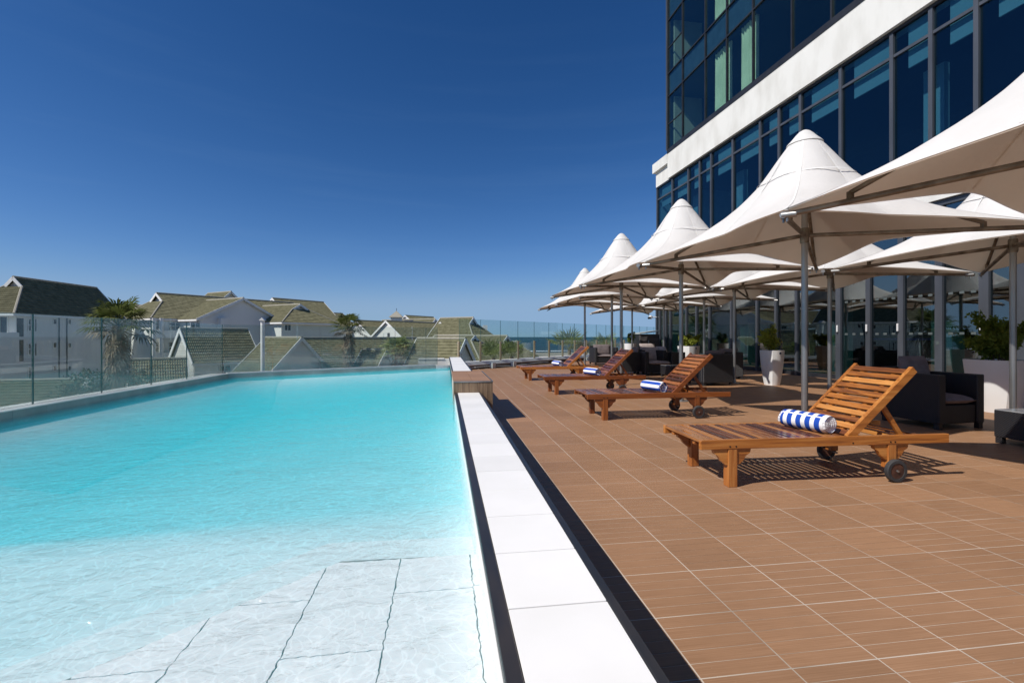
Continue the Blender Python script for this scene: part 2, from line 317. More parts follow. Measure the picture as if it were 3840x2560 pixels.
M['planter'] = mat('white_planter', (0.70,0.70,0.695), (0.76,0.76,0.755), rough=0.35, scale=(2,2,2))
M['soil'] = mat('soil', (0.03,0.022,0.015), (0.06,0.045,0.03), rough=0.95, scale=(20,20,20))
M['stem'] = mat('stem', (0.07,0.045,0.025), (0.13,0.09,0.055), rough=0.9, scale=(20,20,4))
M['frond_dead'] = mat('palm_dead', (0.10,0.075,0.048), (0.29,0.235,0.165), rough=0.9, scale=(2,2,2), nscale=1.5)
M['leaf'] = cloth('shrub_leaf', (0.11,0.16,0.022), (0.32,0.35,0.07), (0.42,0.50,0.06), .35)
M['leaf_dark'] = cloth('shrub_leaf_dark', (0.06,0.10,0.018), (0.18,0.23,0.05), (0.26,0.34,0.05), .35)
M['frond'] = cloth('palm_frond', (0.035,0.055,0.016), (0.16,0.165,0.065), (0.13,0.17,0.045), .28)
M['frond_light'] = cloth('palm_frond_light', (0.12,0.17,0.05), (0.36,0.38,0.18), (0.32,0.38,0.12), .3)
M['bush'] = mat('bush_leaf', (0.025,0.045,0.015), (0.085,0.11,0.04), rough=0.7, scale=(1,1,1), nscale=2)
M['shed'] = mat('dark_timber', (0.045,0.04,0.042), (0.10,0.092,0.095), rough=0.8, scale=(3,3,40), nscale=1, rand=0.15)
M['postwood'] = mat('post_wood', (0.33,0.27,0.17), (0.46,0.39,0.26), rough=0.8, scale=(20,20,2), nscale=1)
M['black'] = mat('black_plastic', (0.012,0.012,0.014), (0.022,0.022,0.024), rough=0.4)
M['kick'] = mat('kick_board', (0.10,0.058,0.034), (0.16,0.098,0.06), rough=0.7, scale=(2,2,20))
M['ground'] = mat('bounce_ground', (0.20,0.185,0.15), (0.38,0.35,0.30), c3=(0.27,0.25,0.20), rough=1, scale=(0.05,0.05,0.05), nscale=2, detail=9)  # ground tone raised to bounce light onto the shaded house walls
M['sand'] = mat('beach_sand', (0.36,0.31,0.23), (0.46,0.41,0.32), rough=1, scale=(0.05,0.05,0.05), nscale=3)
M['text'] = mat('white_lettering', (0.8,0.82,0.82), rough=0.6)
M['frost'] = mat('frosted_marker', (0.07,0.09,0.09), (0.09,0.11,0.11), rough=0.7)
M['blue_screen'] = mat('blue_strip', (0.01,0.05,0.6), rough=0.4)
M['greenedge'] = mat('glass_edge', (0.004,0.045,0.05), (0.008,0.07,0.075), rough=0.25)
M['spandrel'] = mat('spandrel_panel', (0.13,0.17,0.20), (0.19,0.23,0.26), rough=0.8)
M['skylight'] = mat('roof_window', (0.03,0.035,0.04), rough=0.25)
M['gl_pool'] = glass('pool_glass', (0.90,0.945,0.935), f0=0.045, haze=(0.40,1.05,0.30,0.055), hazecol=(0.42,0.48,0.47))
M['gl_deck'] = glass('deck_glass', (0.87,0.935,0.93), f0=0.045, haze=(0.3,1.0,0.10,0.025), hazecol=(0.36,0.44,0.44))
M['gl_door'] = glass('door_glass', (0.34,0.52,0.53), f0=0.17, p=3.2, wob=0.004)
M['gl_hotel'] = glass('hotel_glass', (0.50,0.70,0.78), f0=0.08, p=3.8, gtint=(0.40,0.58,0.66), wob=0.0015)
M['gl_tower'] = glass('tower_glass', (0.74,0.86,0.82), f0=0.08, p=3.8, gtint=(0.42,0.58,0.62), wob=0.0015)
M['gl_spandrel'] = glass('spandrel_glass', (0.55,0.70,0.76), f0=0.08, p=3.8, gtint=(0.42,0.58,0.62))

def rattan():
    m, N, K = newmat('black_rattan')
    out = nd(N, 'ShaderNodeOutputMaterial'); b = nd(N, 'ShaderNodeBsdfPrincipled'); K(b.outputs[0], out.inputs[0])
    t = nd(N, 'ShaderNodeTexCoord'); w1 = nd(N, 'ShaderNodeTexWave', wave_type='BANDS', bands_direction='Z'); w1.inputs['Scale'].default_value = 34; w1.inputs['Distortion'].default_value = 0.6
    w2 = nd(N, 'ShaderNodeTexWave', wave_type='BANDS', bands_direction='DIAGONAL'); w2.inputs['Scale'].default_value = 26; w2.inputs['Distortion'].default_value = 0.4
    K(t.outputs['Object'], w1.inputs[0]); K(t.outputs['Object'], w2.inputs[0])
    ad = nd(N, 'ShaderNodeMath', operation='MULTIPLY'); K(w1.outputs['Fac'], ad.inputs[0]); K(w2.outputs['Fac'], ad.inputs[1])
    rm = nd(N, 'ShaderNodeValToRGB'); e = rm.color_ramp.elements; e[0].color = (0.006,0.006,0.008,1); e[1].color = (0.035,0.034,0.038,1)
    K(ad.outputs[0], rm.inputs[0]); K(rm.outputs[0], b.inputs['Base Color']); b.inputs['Roughness'].default_value = 0.5
    bp = nd(N, 'ShaderNodeBump'); bp.inputs['Strength'].default_value = 0.7; bp.inputs['Distance'].default_value = 0.006
    K(ad.outputs[0], bp.inputs['Height']); K(bp.outputs[0], b.inputs['Normal'])
    return m
M['rattan'] = rattan()

def towelmat(name, rings):
    m, N, K = newmat(name)
    out = nd(N, 'ShaderNodeOutputMaterial'); b = nd(N, 'ShaderNodeBsdfPrincipled'); K(b.outputs[0], out.inputs[0])
    b.inputs['Roughness'].default_value = 1; b.inputs['Specular IOR Level'].default_value = 0.1
    uv = nd(N, 'ShaderNodeTexCoord'); sp = nd(N, 'ShaderNodeSeparateXYZ'); K(uv.outputs['UV'], sp.inputs[0])
    def stripe(src, freq, ph, w):
        a = nd(N, 'ShaderNodeMath', operation='MULTIPLY_ADD'); a.inputs[1].default_value = freq; a.inputs[2].default_value = ph; K(src, a.inputs[0])
        f = nd(N, 'ShaderNodeMath', operation='FRACT'); K(a.outputs[0], f.inputs[0])
        g = nd(N, 'ShaderNodeMath', operation='LESS_THAN'); g.inputs[1].default_value = w; K(f.outputs[0], g.inputs[0]); return g.outputs[0]
    if rings:
        s1 = stripe(sp.outputs[0], 5.0, 0.02, 0.54)
        sA = nd(N, 'ShaderNodeMath', operation='COMPARE'); sA.inputs[1].default_value = 0.36; sA.inputs[2].default_value = 0.013; K(sp.outputs[1], sA.inputs[0])
        inv = nd(N, 'ShaderNodeMath', operation='SUBTRACT'); inv.inputs[0].default_value = 1; K(sA.outputs[0], inv.inputs[1])
        mm = nd(N, 'ShaderNodeMath', operation='MULTIPLY'); K(s1, mm.inputs[0]); K(inv.outputs[0], mm.inputs[1]); fac = mm.outputs[0]
    else:
        fac = stripe(sp.outputs[1], 5.0, 0.35, 0.5)
    mxn = nd(N, 'ShaderNodeMix', data_type='RGBA'); mxn.inputs[6].default_value = (0.80,0.79,0.79,1); mxn.inputs[7].default_value = (0.02,0.075,0.40,1); K(fac, mxn.inputs[0]); K(mxn.outputs[2], b.inputs['Base Color'])
    no = nd(N, 'ShaderNodeTexNoise'); no.inputs['Scale'].default_value = 260; tob = nd(N, 'ShaderNodeTexCoord'); K(tob.outputs['Object'], no.inputs['Vector'])
    bp = nd(N, 'ShaderNodeBump'); bp.inputs['Strength'].default_value = 0.5; bp.inputs['Distance'].default_value = 0.004; K(no.outputs[0], bp.inputs['Height']); K(bp.outputs[0], b.inputs['Normal'])
    return m
M['towel_ring'] = towelmat('towel_ring_stripe', True); M['towel_long'] = towelmat('towel_long_stripe', False)

def watermat():
    m, N, K = newmat('pool_water')
    out = nd(N, 'ShaderNodeOutputMaterial'); tr = nd(N, 'ShaderNodeBsdfTransparent')
    ge = nd(N, 'ShaderNodeNewGeometry')
    mpn = nd(N, 'ShaderNodeMapping'); mpn.inputs['Scale'].default_value = (1.0, 1.5, 1); mpn.inputs['Rotation'].default_value = (0,0,R(12)); K(ge.outputs['Position'], mpn.inputs[0])
    n1 = nd(N, 'ShaderNodeTexNoise'); n1.inputs['Scale'].default_value = 9; n1.inputs['Detail'].default_value = 4; n1.inputs['Distortion'].default_value = 0.8; K(mpn.outputs[0], n1.inputs['Vector'])
    n2 = nd(N, 'ShaderNodeTexNoise'); n2.inputs['Scale'].default_value = 2.2; n2.inputs['Detail'].default_value = 2; K(mpn.outputs[0], n2.inputs['Vector'])
    ad = nd(N, 'ShaderNodeMath', operation='MULTIPLY_ADD'); ad.inputs[1].default_value = 2.0; K(n2.outputs[0], ad.inputs[0]); K(n1.outputs[0], ad.inputs[2])
    bp = nd(N, 'ShaderNodeBump'); bp.inputs['Strength'].default_value = 0.75; bp.inputs['Distance'].default_value = 0.05; K(ad.outputs[0], bp.inputs['Height'])
    # caustic light net put into the sheet's transmission colour
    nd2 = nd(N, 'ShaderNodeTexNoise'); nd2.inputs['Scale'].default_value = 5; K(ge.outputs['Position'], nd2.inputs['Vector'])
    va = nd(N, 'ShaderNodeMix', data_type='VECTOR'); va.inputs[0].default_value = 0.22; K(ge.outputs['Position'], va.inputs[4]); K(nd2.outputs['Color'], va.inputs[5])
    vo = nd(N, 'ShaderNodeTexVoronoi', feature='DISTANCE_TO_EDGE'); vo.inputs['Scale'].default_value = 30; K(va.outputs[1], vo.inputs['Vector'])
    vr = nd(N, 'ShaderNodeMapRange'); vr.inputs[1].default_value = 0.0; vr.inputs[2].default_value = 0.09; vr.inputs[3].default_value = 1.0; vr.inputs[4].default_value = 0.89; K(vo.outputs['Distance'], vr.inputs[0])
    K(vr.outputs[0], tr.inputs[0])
    gl = nd(N, 'ShaderNodeBsdfGlossy'); gl.inputs['Roughness'].default_value = 0.03; K(bp.outputs[0], gl.inputs['Normal'])
    lw = nd(N, 'ShaderNodeLayerWeight'); lw.inputs[0].default_value = 0.5; K(bp.outputs[0], lw.inputs['Normal'])
    pw = nd(N, 'ShaderNodeMath', operation='POWER'); pw.inputs[1].default_value = 5; K(lw.outputs['Facing'], pw.inputs[0])
    mr = nd(N, 'ShaderNodeMapRange'); mr.inputs[3].default_value = 0.02; mr.inputs[4].default_value = 0.34; K(pw.outputs[0], mr.inputs[0])
    ms = nd(N, 'ShaderNodeMixShader'); K(mr.outputs[0], ms.inputs[0]); K(tr.outputs[0], ms.inputs[1]); K(gl.outputs[0], ms.inputs[2]); K(ms.outputs[0], out.inputs[0])
    ab = nd(N, 'ShaderNodeVolumeAbsorption'); ab.inputs['Color'].default_value = (0.0, 0.83, 0.96, 1); ab.inputs['Density'].default_value = 0.60
    vsn = nd(N, 'ShaderNodeVolumeScatter'); vsn.inputs['Color'].default_value = (0.06, 0.86, 1.0, 1); vsn.inputs['Density'].default_value = 0.9; vsn.inputs['Anisotropy'].default_value = 0.0
    av = nd(N, 'ShaderNodeAddShader'); K(ab.outputs[0], av.inputs[0]); K(vsn.outputs[0], av.inputs[1]); K(av.outputs[0], out.inputs['Volume'])
    return m
M['water'] = watermat()

def seamat():
    m, N, K = newmat('sea_water')
    out = nd(N, 'ShaderNodeOutputMaterial'); b = nd(N, 'ShaderNodeBsdfPrincipled'); K(b.outputs[0], out.inputs[0])
    ge = nd(N, 'ShaderNodeNewGeometry'); mpn = nd(N, 'ShaderNodeMapping'); mpn.inputs['Rotation'].default_value = (0,0,R(-12)); mpn.inputs['Scale'].default_value = (0.0035,0.021,1); K(ge.outputs['Position'], mpn.inputs[0])
    n1 = nd(N, 'ShaderNodeTexNoise'); n1.inputs['Scale'].default_value = 1; n1.inputs['Detail'].default_value = 9; n1.inputs['Roughness'].default_value = 0.62; K(mpn.outputs[0], n1.inputs['Vector'])
    sp = nd(N, 'ShaderNodeSeparateXYZ'); K(ge.outputs['Position'], sp.inputs[0])
    ph = nd(N, 'ShaderNodeMath', operation='MULTIPLY_ADD'); ph.inputs[1].default_value = 2*math.pi/95; K(sp.outputs[1], ph.inputs[0])
    n3 = nd(N, 'ShaderNodeTexNoise'); n3.inputs['Scale'].default_value = 0.006; n3.inputs['Detail'].default_value = 4; K(ge.outputs['Position'], n3.inputs['Vector'])
    n4 = nd(N, 'ShaderNodeMath', operation='MULTIPLY'); n4.inputs[1].default_value = 9.0; K(n3.outputs[0], n4.inputs[0]); K(n4.outputs[0], ph.inputs[2])
    sn = nd(N, 'ShaderNodeMath', operation='SINE'); K(ph.outputs[0], sn.inputs[0])
    near = nd(N, 'ShaderNodeMapRange'); near.inputs[1].default_value = 290; near.inputs[2].default_value = 900; near.inputs[3].default_value = 0.30; near.inputs[4].default_value = -0.55; K(sp.outputs[1], near.inputs[0])
    s2 = nd(N, 'ShaderNodeMath', operation='MULTIPLY_ADD'); s2.inputs[1].default_value = 0.36; K(sn.outputs[0], s2.inputs[0]); K(near.outputs[0], s2.inputs[2])
    ad = nd(N, 'ShaderNodeMath', operation='ADD'); K(n1.outputs[0], ad.inputs[0]); K(s2.outputs[0], ad.inputs[1])
    fo = nd(N, 'ShaderNodeMapRange'); fo.inputs[1].default_value = 0.78; fo.inputs[2].default_value = 0.93; K(ad.outputs[0], fo.inputs[0])
    dk = nd(N, 'ShaderNodeValToRGB'); e = dk.color_ramp.elements; e[0].position = .3; e[1].position = .7; e[0].color = (0.012,0.045,0.07,1); e[1].color = (0.035,0.10,0.125,1); K(n1.outputs[0], dk.inputs[0])
    mxn = nd(N, 'ShaderNodeMix', data_type='RGBA'); K(fo.outputs[0], mxn.inputs[0]); K(dk.outputs[0], mxn.inputs[6]); mxn.inputs[7].default_value = (0.75,0.78,0.8,1); K(mxn.outputs[2], b.inputs['Base Color'])
    b.inputs['Roughness'].default_value = 0.6; b.inputs['Specular IOR Level'].default_value = 0.16
    return m
M['sea'] = seamat()

# ------------------------------------------------------------------ ground, beach, sea
GZ = -8.0
COAST = 330.0
mb = MB()
mb.add([(-900,-60,GZ),(900,-60,GZ),(900,COAST-90,GZ),(-900,COAST-30,GZ)], [(0,1,2,3)])
tag(mb.build('ground', M['ground'], fix=False), kind='structure')
mb = MB(); mb.add([(-900,COAST-30,GZ-.002),(900,COAST-90,GZ-.002),(900,COAST+40,-13.2),(-900,COAST+100,-13.2)], [(0,1,2,3)])
tag(mb.build('beach', M['sand'], fix=False), kind='structure')
mb = MB(); mb.add([(-45000,COAST-80,-12),(45000,COAST-80,-12),(45000,45000,-12),(-45000,45000,-12)], [(0,1,2,3)])
tag(mb.build('sea', M['sea'], fix=False), kind='structure')

# ------------------------------------------------------------------ terrace
CX0, CX1 = 0.144, 0.491            # pool kerb, pool side and deck side
WZ = 0.312                         # water level
KZ = 0.39                          # top of the pool kerb
FZ = 0.545                         # top of the far kerb and of the tiled bench
DK = [(CX1 - .02, -4), (13, -4), (13, 26.2), (10.9, 25.6), (.95, 16.5), (.49, 16.1)]
mb = MB(); mb.prism([(x, y, -0.0010) for x, y in DK], (0, 0, -0.35))
deck = tag(mb.build('deck', M['grout']), kind='structure')
TX, TY, TP = 1.193, 1.456, 0.3405   # one joint crossing and the tile pitch
def tilemesh(name, w, planks, gap, th, matl, bev=0.0012):
    b = MB(); n = planks; step = w / n
    for i in range(n):
        y0 = i * step + (gap / 2 if i else 0); y1 = (i + 1) * step - (gap / 2 if i < n - 1 else 0)
        b.box(-w/2, w/2, y0 - w/2, y1 - w/2, -th, 0)
    me = bpy.data.meshes.new(name); me.from_pydata(b.v, [], b.f); me.materials.append(matl); return me
TW = TP - 0.0062
tm = tilemesh('deck_tile', TW, 5, 0.0030, 0.0012, M['deck'])
def inside(x, y):
    c = False; j = len(DK) - 1
    for i in range(len(DK)):
        (xi, yi), (xj, yj) = DK[i], DK[j]
        if (yi > y) != (yj > y) and x < (xj - xi) * (y - yi) / (yj - yi) + xi: c = not c
        j = i
    return c
cells = []
for i in range(-3, 32):
    for j in range(-13, 72):
        x, y = TX + (i + .5) * TP, TY + (j + .5) * TP
        if x > 10.75 or not inside(x, y): continue
        q = proj(Vector((x, y, 0))); a = 0
        if q and -60 < q[0] < 3900 and q[1] < 2640: a = 1 / q[2] ** 3
        cells.append((a, x, y))
cells.sort(reverse=True)
def clipx(x): return x - TW / 2 < CX1 + .004
rest = MB()
for k, (a, x, y) in enumerate(cells):
    if k < 290 and not clipx(x):
        o = put('deck_tile', tm, deck); o.location = (x, y, rnd.uniform(-.0004, .0004))
    else:
        x0, x1 = max(x - TW/2, CX1 + .004), x + TW/2
        if x1 - x0 < .01: continue
        st = TW / 5
        for i in range(5):
            y0 = y - TW/2 + i*st + (.0015 if i else 0); y1 = y - TW/2 + (i+1)*st - (.0015 if i < 4 else 0)
            rest.add([(x0,y0,0),(x1,y0,0),(x1,y1,0),(x0,y1,0)], [(0,1,2,3)])
        rest.add([(x0,y-TW/2,0),(x1,y-TW/2,0),(x1,y-TW/2,-.004),(x0,y-TW/2,-.004)], [(3,2,1,0)])
tag(rest.build('tile_field', M['deck'], deck, fix=False), kind='stuff')

# ------------------------------------------------------------------ pool
PL = -4.47                                        # left edge, inner face
KINK = (PL, 10.42); FARR = (CX0, 13.16)
FD = (Vector((*FARR, 0)) - Vector((*KINK, 0))).normalized()
poly = [(PL, -3.5), (CX0, -3.5), FARR, KINK]
shell = MB()
BOT = -0.42
def wallq(a, b, z0, z1): shell.add([(a[0],a[1],z0),(b[0],b[1],z0),(b[0],b[1],z1),(a[0],a[1],z1)], [(0,1,2,3)])
NXF, NYF = 30, 60
def floor_z(x, y):
    def ss(t): t = min(max(t, 0), 1); return t * t * (3 - 2 * t)
    fy = ss((y - 2.35) / 1.5); fx = min(max((CX0 - x) / 4.6, 0), 1); ytop = KINK[1] + (FARR[1] - KINK[1]) * (x - PL) / (CX0 - PL)
    shelf = ss(min((x - PL - .1) / 1.7, (ytop - y - .2) / 2.6))            # shallow shelf along the outer walls, raised further to lighten the shaded edge
    deep = 0.13 - (0.02 + fy * (0.20 + 0.26 * fx)); return deep + (.215 - deep) * (1 - shelf) * fy
fv = []
for j in range(NYF + 1):
    for i in range(NXF + 1):
        x = PL + (CX0 - PL) * i / NXF; ytop = KINK[1] + (FARR[1] - KINK[1]) * (x - PL) / (CX0 - PL); y = -3.5 + (ytop + 3.5) * j / NYF
        fv.append((x, y, max(floor_z(x, y), BOT + .02)))
shell.add(fv, [(j*(NXF+1)+i, j*(NXF+1)+i+1, (j+1)*(NXF+1)+i+1, (j+1)*(NXF+1)+i) for j in range(NYF) for i in range(NXF)])
for a, b in zip(poly, poly[1:] + poly[:1]): wallq(a, b, BOT, KZ - .03)
shell_o = tag(shell.build('pool_basin', M['plaster'], fix=False), kind='structure')
e = .03
w = MB(); wp = [(PL - e, -3.6), (CX0 + e, -3.6), (FARR[0] + e, FARR[1] + e), (KINK[0] - e, KINK[1] + e)]
w.prism([(x, y, BOT - .05) for x, y in wp], (0, 0, WZ - BOT + .05))
tag(w.build('pool_water', M['water']), kind='structure')
# shallow entry ledge and the step below it
def ledge(name, pts, z, th):
    b = MB(); b.prism([(x, y, z) for x, y in pts], (0, 0, -th)); return tag(b.build(name, M['grout_dark']), kind='structure')
L1Z = 0.235
led = ledge('pool_ledge', [(CX0, -3.4), (CX0, 1.965), (-.42, 1.985), (-3.2, -.765), (-3.2, -3.4)], L1Z - .004, .6)
b2 = MB(); b2.prism([(x, y, 0.165) for x, y in [(CX0, -3.4), (CX0, 2.30), (-.55, 2.32), (-3.75, -.845), (-3.75, -3.4)]], (0, 0, -.5))
b2.prism([(x, y, 0.09) for x, y in [(CX0, -3.4), (CX0, 2.52), (-.66, 2.54), (-4.3, -1.0), (-4.3, -3.4)]], (0, 0, -.42))
tag(b2.build('pool_step', M['pool']), kind='structure')
def wob(x, y, s): return s * (noise.noise(Vector((x * 38, y * 38, 3.1))))
def ledge_tile(x0, x1, y0, y1):
    # outline follows the 45 degree cut of the ledge
    def ok(x, y): return y <= 1.965 and (y - 1.985) <= (x + .42) * 0.9895 + .0
    pts = []; N = 44
    ring = [(x0 + (x1-x0)*i/N, y0) for i in range(N)] + [(x1, y0 + (y1-y0)*i/N) for i in range(N)] + [(x1 - (x1-x0)*i/N, y1) for i in range(N)] + [(x0, y1 - (y1-y0)*i/N) for i in range(N)]
    for x, y in ring:
        yl = min(1.96, 1.975 + (x + .42) * 0.9895)
        if y > yl:
            y = yl
        if y < y0 + .0: continue
        pts.append((x + wob(x, y, .0075), y + wob(x + 5, y, .0075)))
    q = []
    for p in pts:
        if not q or (Vector(p) - Vector(q[-1])).length > .002: q.append(p)
    if len(q) < 6: return
    b = MB(); b.prism([(x, y, L1Z - .012) for x, y in q], (0, 0, .012)); return b.build('ledge_tile', M['pool'], led)
g = .0024
for ci, x0 in enumerate([-1.63, -1.338, -1.047, -.757, -.466, -.180]):
    x1 = [-1.338, -1.047, -.757, -.466, -.180, .104][ci]; off = 1.70 if ci % 2 else 1.40
    for k in range(-4, 2):
        y0, y1 = off + k * .585, off + (k + 1) * .585
        lim = min(1.96, 1.975 + (x1 + .42) * 0.9895)
        if y0 > lim - .04: continue
        ledge_tile(x0 + g, x1 - g, y0 + g, y1 - g)
for k in range(-4, 1): ledge_tile(.104 + g, CX0 - .002, 1.13 + k * .585 + g, min(1.13 + (k + 1) * .585 - g, 1.958))
ledge_tile(.104 + g, CX0 - .002, 1.715 + g, 1.958)

# right kerb, near part, with square white tiles and dark edge trims
ROOTK = (0.3, 3, 0)
kerb = thing('pool_kerb', 'low white tiled kerb with dark metal edges between pool and deck', 'kerb', ROOTK)
BY0, BY1 = 6.36, 8.30                                # tiled bench along the kerb
b = MB(); b.box(CX0 + .004, CX1 - .006, -3.6, BY0, -.02, KZ - .0095); b.build('core', M['bench'], kerb)
b = MB(); b.box(CX0 - .014, CX0 + .004, -3.6, BY0 + .02, WZ - 0.45, KZ - .03); b.build('inner_face', M['coping'], kerb)
b = MB(); b.bevbox(CX0 - .012, CX0 + .030, -3.6, BY0 - .002, KZ - .03, KZ + .001, .004); b.build('inner_trim', M['trim'], kerb)
b = MB(); b.bevbox(CX1 - .026, CX1 + .002, -3.6, BY0 - .002, KZ - .03, KZ + .001, .003); b.build('outer_trim', M['trim'], kerb)
y = 1.249 * .9897 + .05 - .3345 * 12
ys = []
while y < BY0: ys.append(y); y += .3345
for y0 in ys:
    y1 = min(y0 + .3345, BY0 - .002)
    if y1 < -1 or y1 - y0 < .05: continue
    b = MB(); b.bevbox(CX0 + .032, CX1 - .028, y0 + .0026, y1 - .0026, KZ - .012, KZ + rnd.uniform(-.0006, .0006), .0015); b.build('coping_tile', M['coping'], kerb)
b = MB(); b.box(CX1 + .0025, CX1 + .007, -3.6, BY0, 0, KZ - .032); b.build('outer_face', M['bench'], kerb)

# tiled bench block set on the kerb
bench = thing('tiled_bench_block', 'brown tiled block standing across the white pool kerb', 'bench', (.35, BY0, 0))
BX0, BX1 = CX0 - .03, 0.655
b = MB(); b.box(BX0 + .01, BX1 - .01, BY0 + .01, BY1 - .01, -.01, FZ - .011); b.build('core', M['grout'], bench)
n = 8
for i in range(n):                                    # upright tiles of the near side
    x0, x1 = BX0 + (BX1 - BX0) * i / n, BX0 + (BX1 - BX0) * (i + 1) / n
    for z0, z1 in ((.0, .27), (.27, FZ - .012)):
        b = MB(); b.box(x0 + .0015, x1 - .0015, BY0 + .003, BY0 + .012, z0 + .0015, z1 - .0015); b.build('side_tile', M['bench'], bench)
m = 24
for i in range(m):
    y0, y1 = BY0 + .012 + (BY1 - BY0 - .02) * i / m, BY0 + .012 + (BY1 - BY0 - .02) * (i + 1) / m
    b = MB(); b.box(BX1 - .012, BX1 - .003, y0 + .0015, y1 - .0015, .0015, FZ - .014); b.build('side_tile', M['bench'], bench)
for i in range(2):
    for j in range(6):
        x0, x1 = BX0 + .262 * i, min(BX0 + .262 * (i + 1), BX1)
        y0, y1 = BY0 + .323 * j, min(BY0 + .323 * (j + 1), BY1)
        b = MB(); b.box(x0 + .002, x1 - .002, y0 + .002, y1 - .002, FZ - .0115, FZ); b.build('top_tile', M['deck'], bench)
b = MB(); b.bevbox(BX0, BX1 + .002, BY0 - .004, BY0 + .006, FZ - .016, FZ + .0015, .002); b.bevbox(BX1 - .006, BX1 + .004, BY0 + .007, BY1, FZ - .016, FZ + .0015, .002); b.build('edge_trim', M['steel'], bench)

# far part of the kerb, higher, with a return wall at the end of the pool
fk = thing('raised_kerb', 'higher white tiled kerb beyond the brown bench block at the end of the pool', 'kerb', (.3, BY1, 0))
FE = 13.9
b = MB(); b.box(CX0, CX1 - .03, BY1 + .002, FE, -.02, FZ - .012); b.box(-.75, CX0, 13.42, 13.75, -.6, FZ - .03); b.build('core', M['white'], fk)
y = BY1
while y < FE - .1:
    b = MB(); b.bevbox(CX0 + .004, CX1 - .03, y + .004, min(y + .33, FE) - .002, FZ - .0118, FZ + .004, .002); b.build('coping_tile', M['coping'], fk); y += .3345
b = MB(); b.bevbox(CX0 - .02, CX0 + .003, BY1 + .003, FE, FZ - .05, FZ + .006, .003); b.build('inner_trim', M['trim'], fk)
b = MB(); b.bevbox(CX1 - .03, CX1, BY1 + .003, FE, FZ - .05, FZ + .006, .003); b.build('outer_trim', M['trim'], fk)
for i in range(2):
    b = MB(); b.box(-.75 + .37*i, -.75 + .37*i + .364, 13.40, 13.77, FZ - .0295, FZ - .014); b.build('coping_tile', M['coping'], fk)

# outer pool edge: left side and far side, white top tiles and grey inner tiles
EDW = 0.30
edge = thing('pool_edge', 'white topped outer edge of the pool with grey inner tiles under the glass', 'kerb', (PL, 6, 0))
def edge_run(a, b, t0, t1, pitch, nsgn):
    a, b = Vector((*a, 0)), Vector((*b, 0)); d = (b - a).normalized(); nrm = Vector((-d.y, d.x, 0)) * nsgn   # outward
    Ln = (b - a).length
    mbk = MB(); mbk.prism([a + nrm*.012 + d*t0, a + d*(Ln + t1) + nrm*.012, a + d*(Ln + t1) + nrm*EDW, a + d*t0 + nrm*EDW], (0, 0, KZ - .012)); mbk.v = [(x, y, z if z > .1 else -8) for x, y, z in mbk.v]
    mbk.build('core', M['white'], edge)
    t = t0; zz = 0
    while t < Ln + t1 - .02:
        t2 = min(t + pitch, Ln + t1)
        p = [a + d*(t + .002) - nrm*.010, a + d*(t2 - .002) - nrm*.010, a + d*(t2 - .002) + nrm*(EDW + .012), a + d*(t + .002) + nrm*(EDW + .012)]
        k = MB(); k.prism([Vector((q.x, q.y, KZ - .0115)) for q in p], (0, 0, .0115)); k.build('top_tile', M['coping'], edge)
        p = [a + d*(t + .002) - nrm*.007, a + d*(t2 - .002) - nrm*.007, a + d*(t2 - .002) + nrm*.0115, a + d*(t + .002) + nrm*.0115]
        k = MB(); k.prism([Vector((q.x, q.y, WZ - .25)) for q in p], (0, 0, KZ - .0145 - WZ + .25)); k.build('inner_tile', M['coping_edge'], edge)
        t += pitch
edge_run((PL, 0.5), KINK, 0, 0, .42, 1)
edge_run(KINK, FARR, 0, -.45, .42, 1)

# ------------------------------------------------------------------ glass balustrades
def glass_run(root, pts, z0, z1, matl, gap=.012, th=.012):
    for i in range(len(pts) - 1):
        a, b = pts[i], pts[i+1]; d = (b - a).normalized(); nn = Vector((-d.y, d.x, 0)) * th / 2
        a2, b2 = a + d * gap / 2, b - d * gap / 2
        k = MB()
        c = [a2 - nn, b2 - nn, b2 + nn, a2 + nn]
        k.v = [(q.x, q.y, z0) for q in c] + [(q.x, q.y, z1) for q in c]
        for f, mi in (((0,1,5,4),0),((2,3,7,6),0),((1,2,6,5),1),((3,0,4,7),1),((4,5,6,7),2),((3,2,1,0),1)): k.f.append(list(f)); k.m.append(mi)
        k.build('glass_panel', [matl, M['greenedge'], M['gl_edge']], root)
M['gl_edge'] = mat('glass_top_edge', (0.22,0.36,0.36), (0.30,0.44,0.43), rough=0.2)
GO = EDW * .45
left_line_P = Vector((PL - GO, 0, 0)); nX = Vector((1, 0, 0))
bl = thing('glass_balustrade', 'frameless green glass balustrade along the long side of the pool', 'balustrade', (PL - GO, 6, KZ))
ys = [hit(px, 1400, left_line_P, nX).y for px in (123, 381, 567, 700, 809)]
pitch = ys[1] - ys[0]
pl = [ys[0] - 2 * pitch, ys[0] - pitch] + ys[:4]
k2 = Vector((KINK[0] - GO, KINK[1] + GO * .45, KZ))
pts = [Vector((PL - GO, yy, KZ)) for yy in pl] + [k2]
glass_run(bl, pts, KZ + .001, 1.41, M['gl_pool'])
fn = Vector((-FD.y, FD.x, 0)); FP = Vector((*KINK, 0)) + fn * GO
bf = thing('glass_balustrade', 'frameless green glass balustrade across the far end of the pool', 'balustrade', tuple(FP))
pf = [Vector((*hit(px, 1380, FP, fn).to_2d(), KZ)) for px in (1022, 1200, 1350, 1482, 1597)]
endp = FP + FD * ((Vector((*FARR, 0)) - Vector((*KINK, 0))).length - .32); endp.z = KZ
glass_run(bf, [k2 + FD * .012] + pf + [endp], KZ + .001, 1.41, M['gl_pool'])
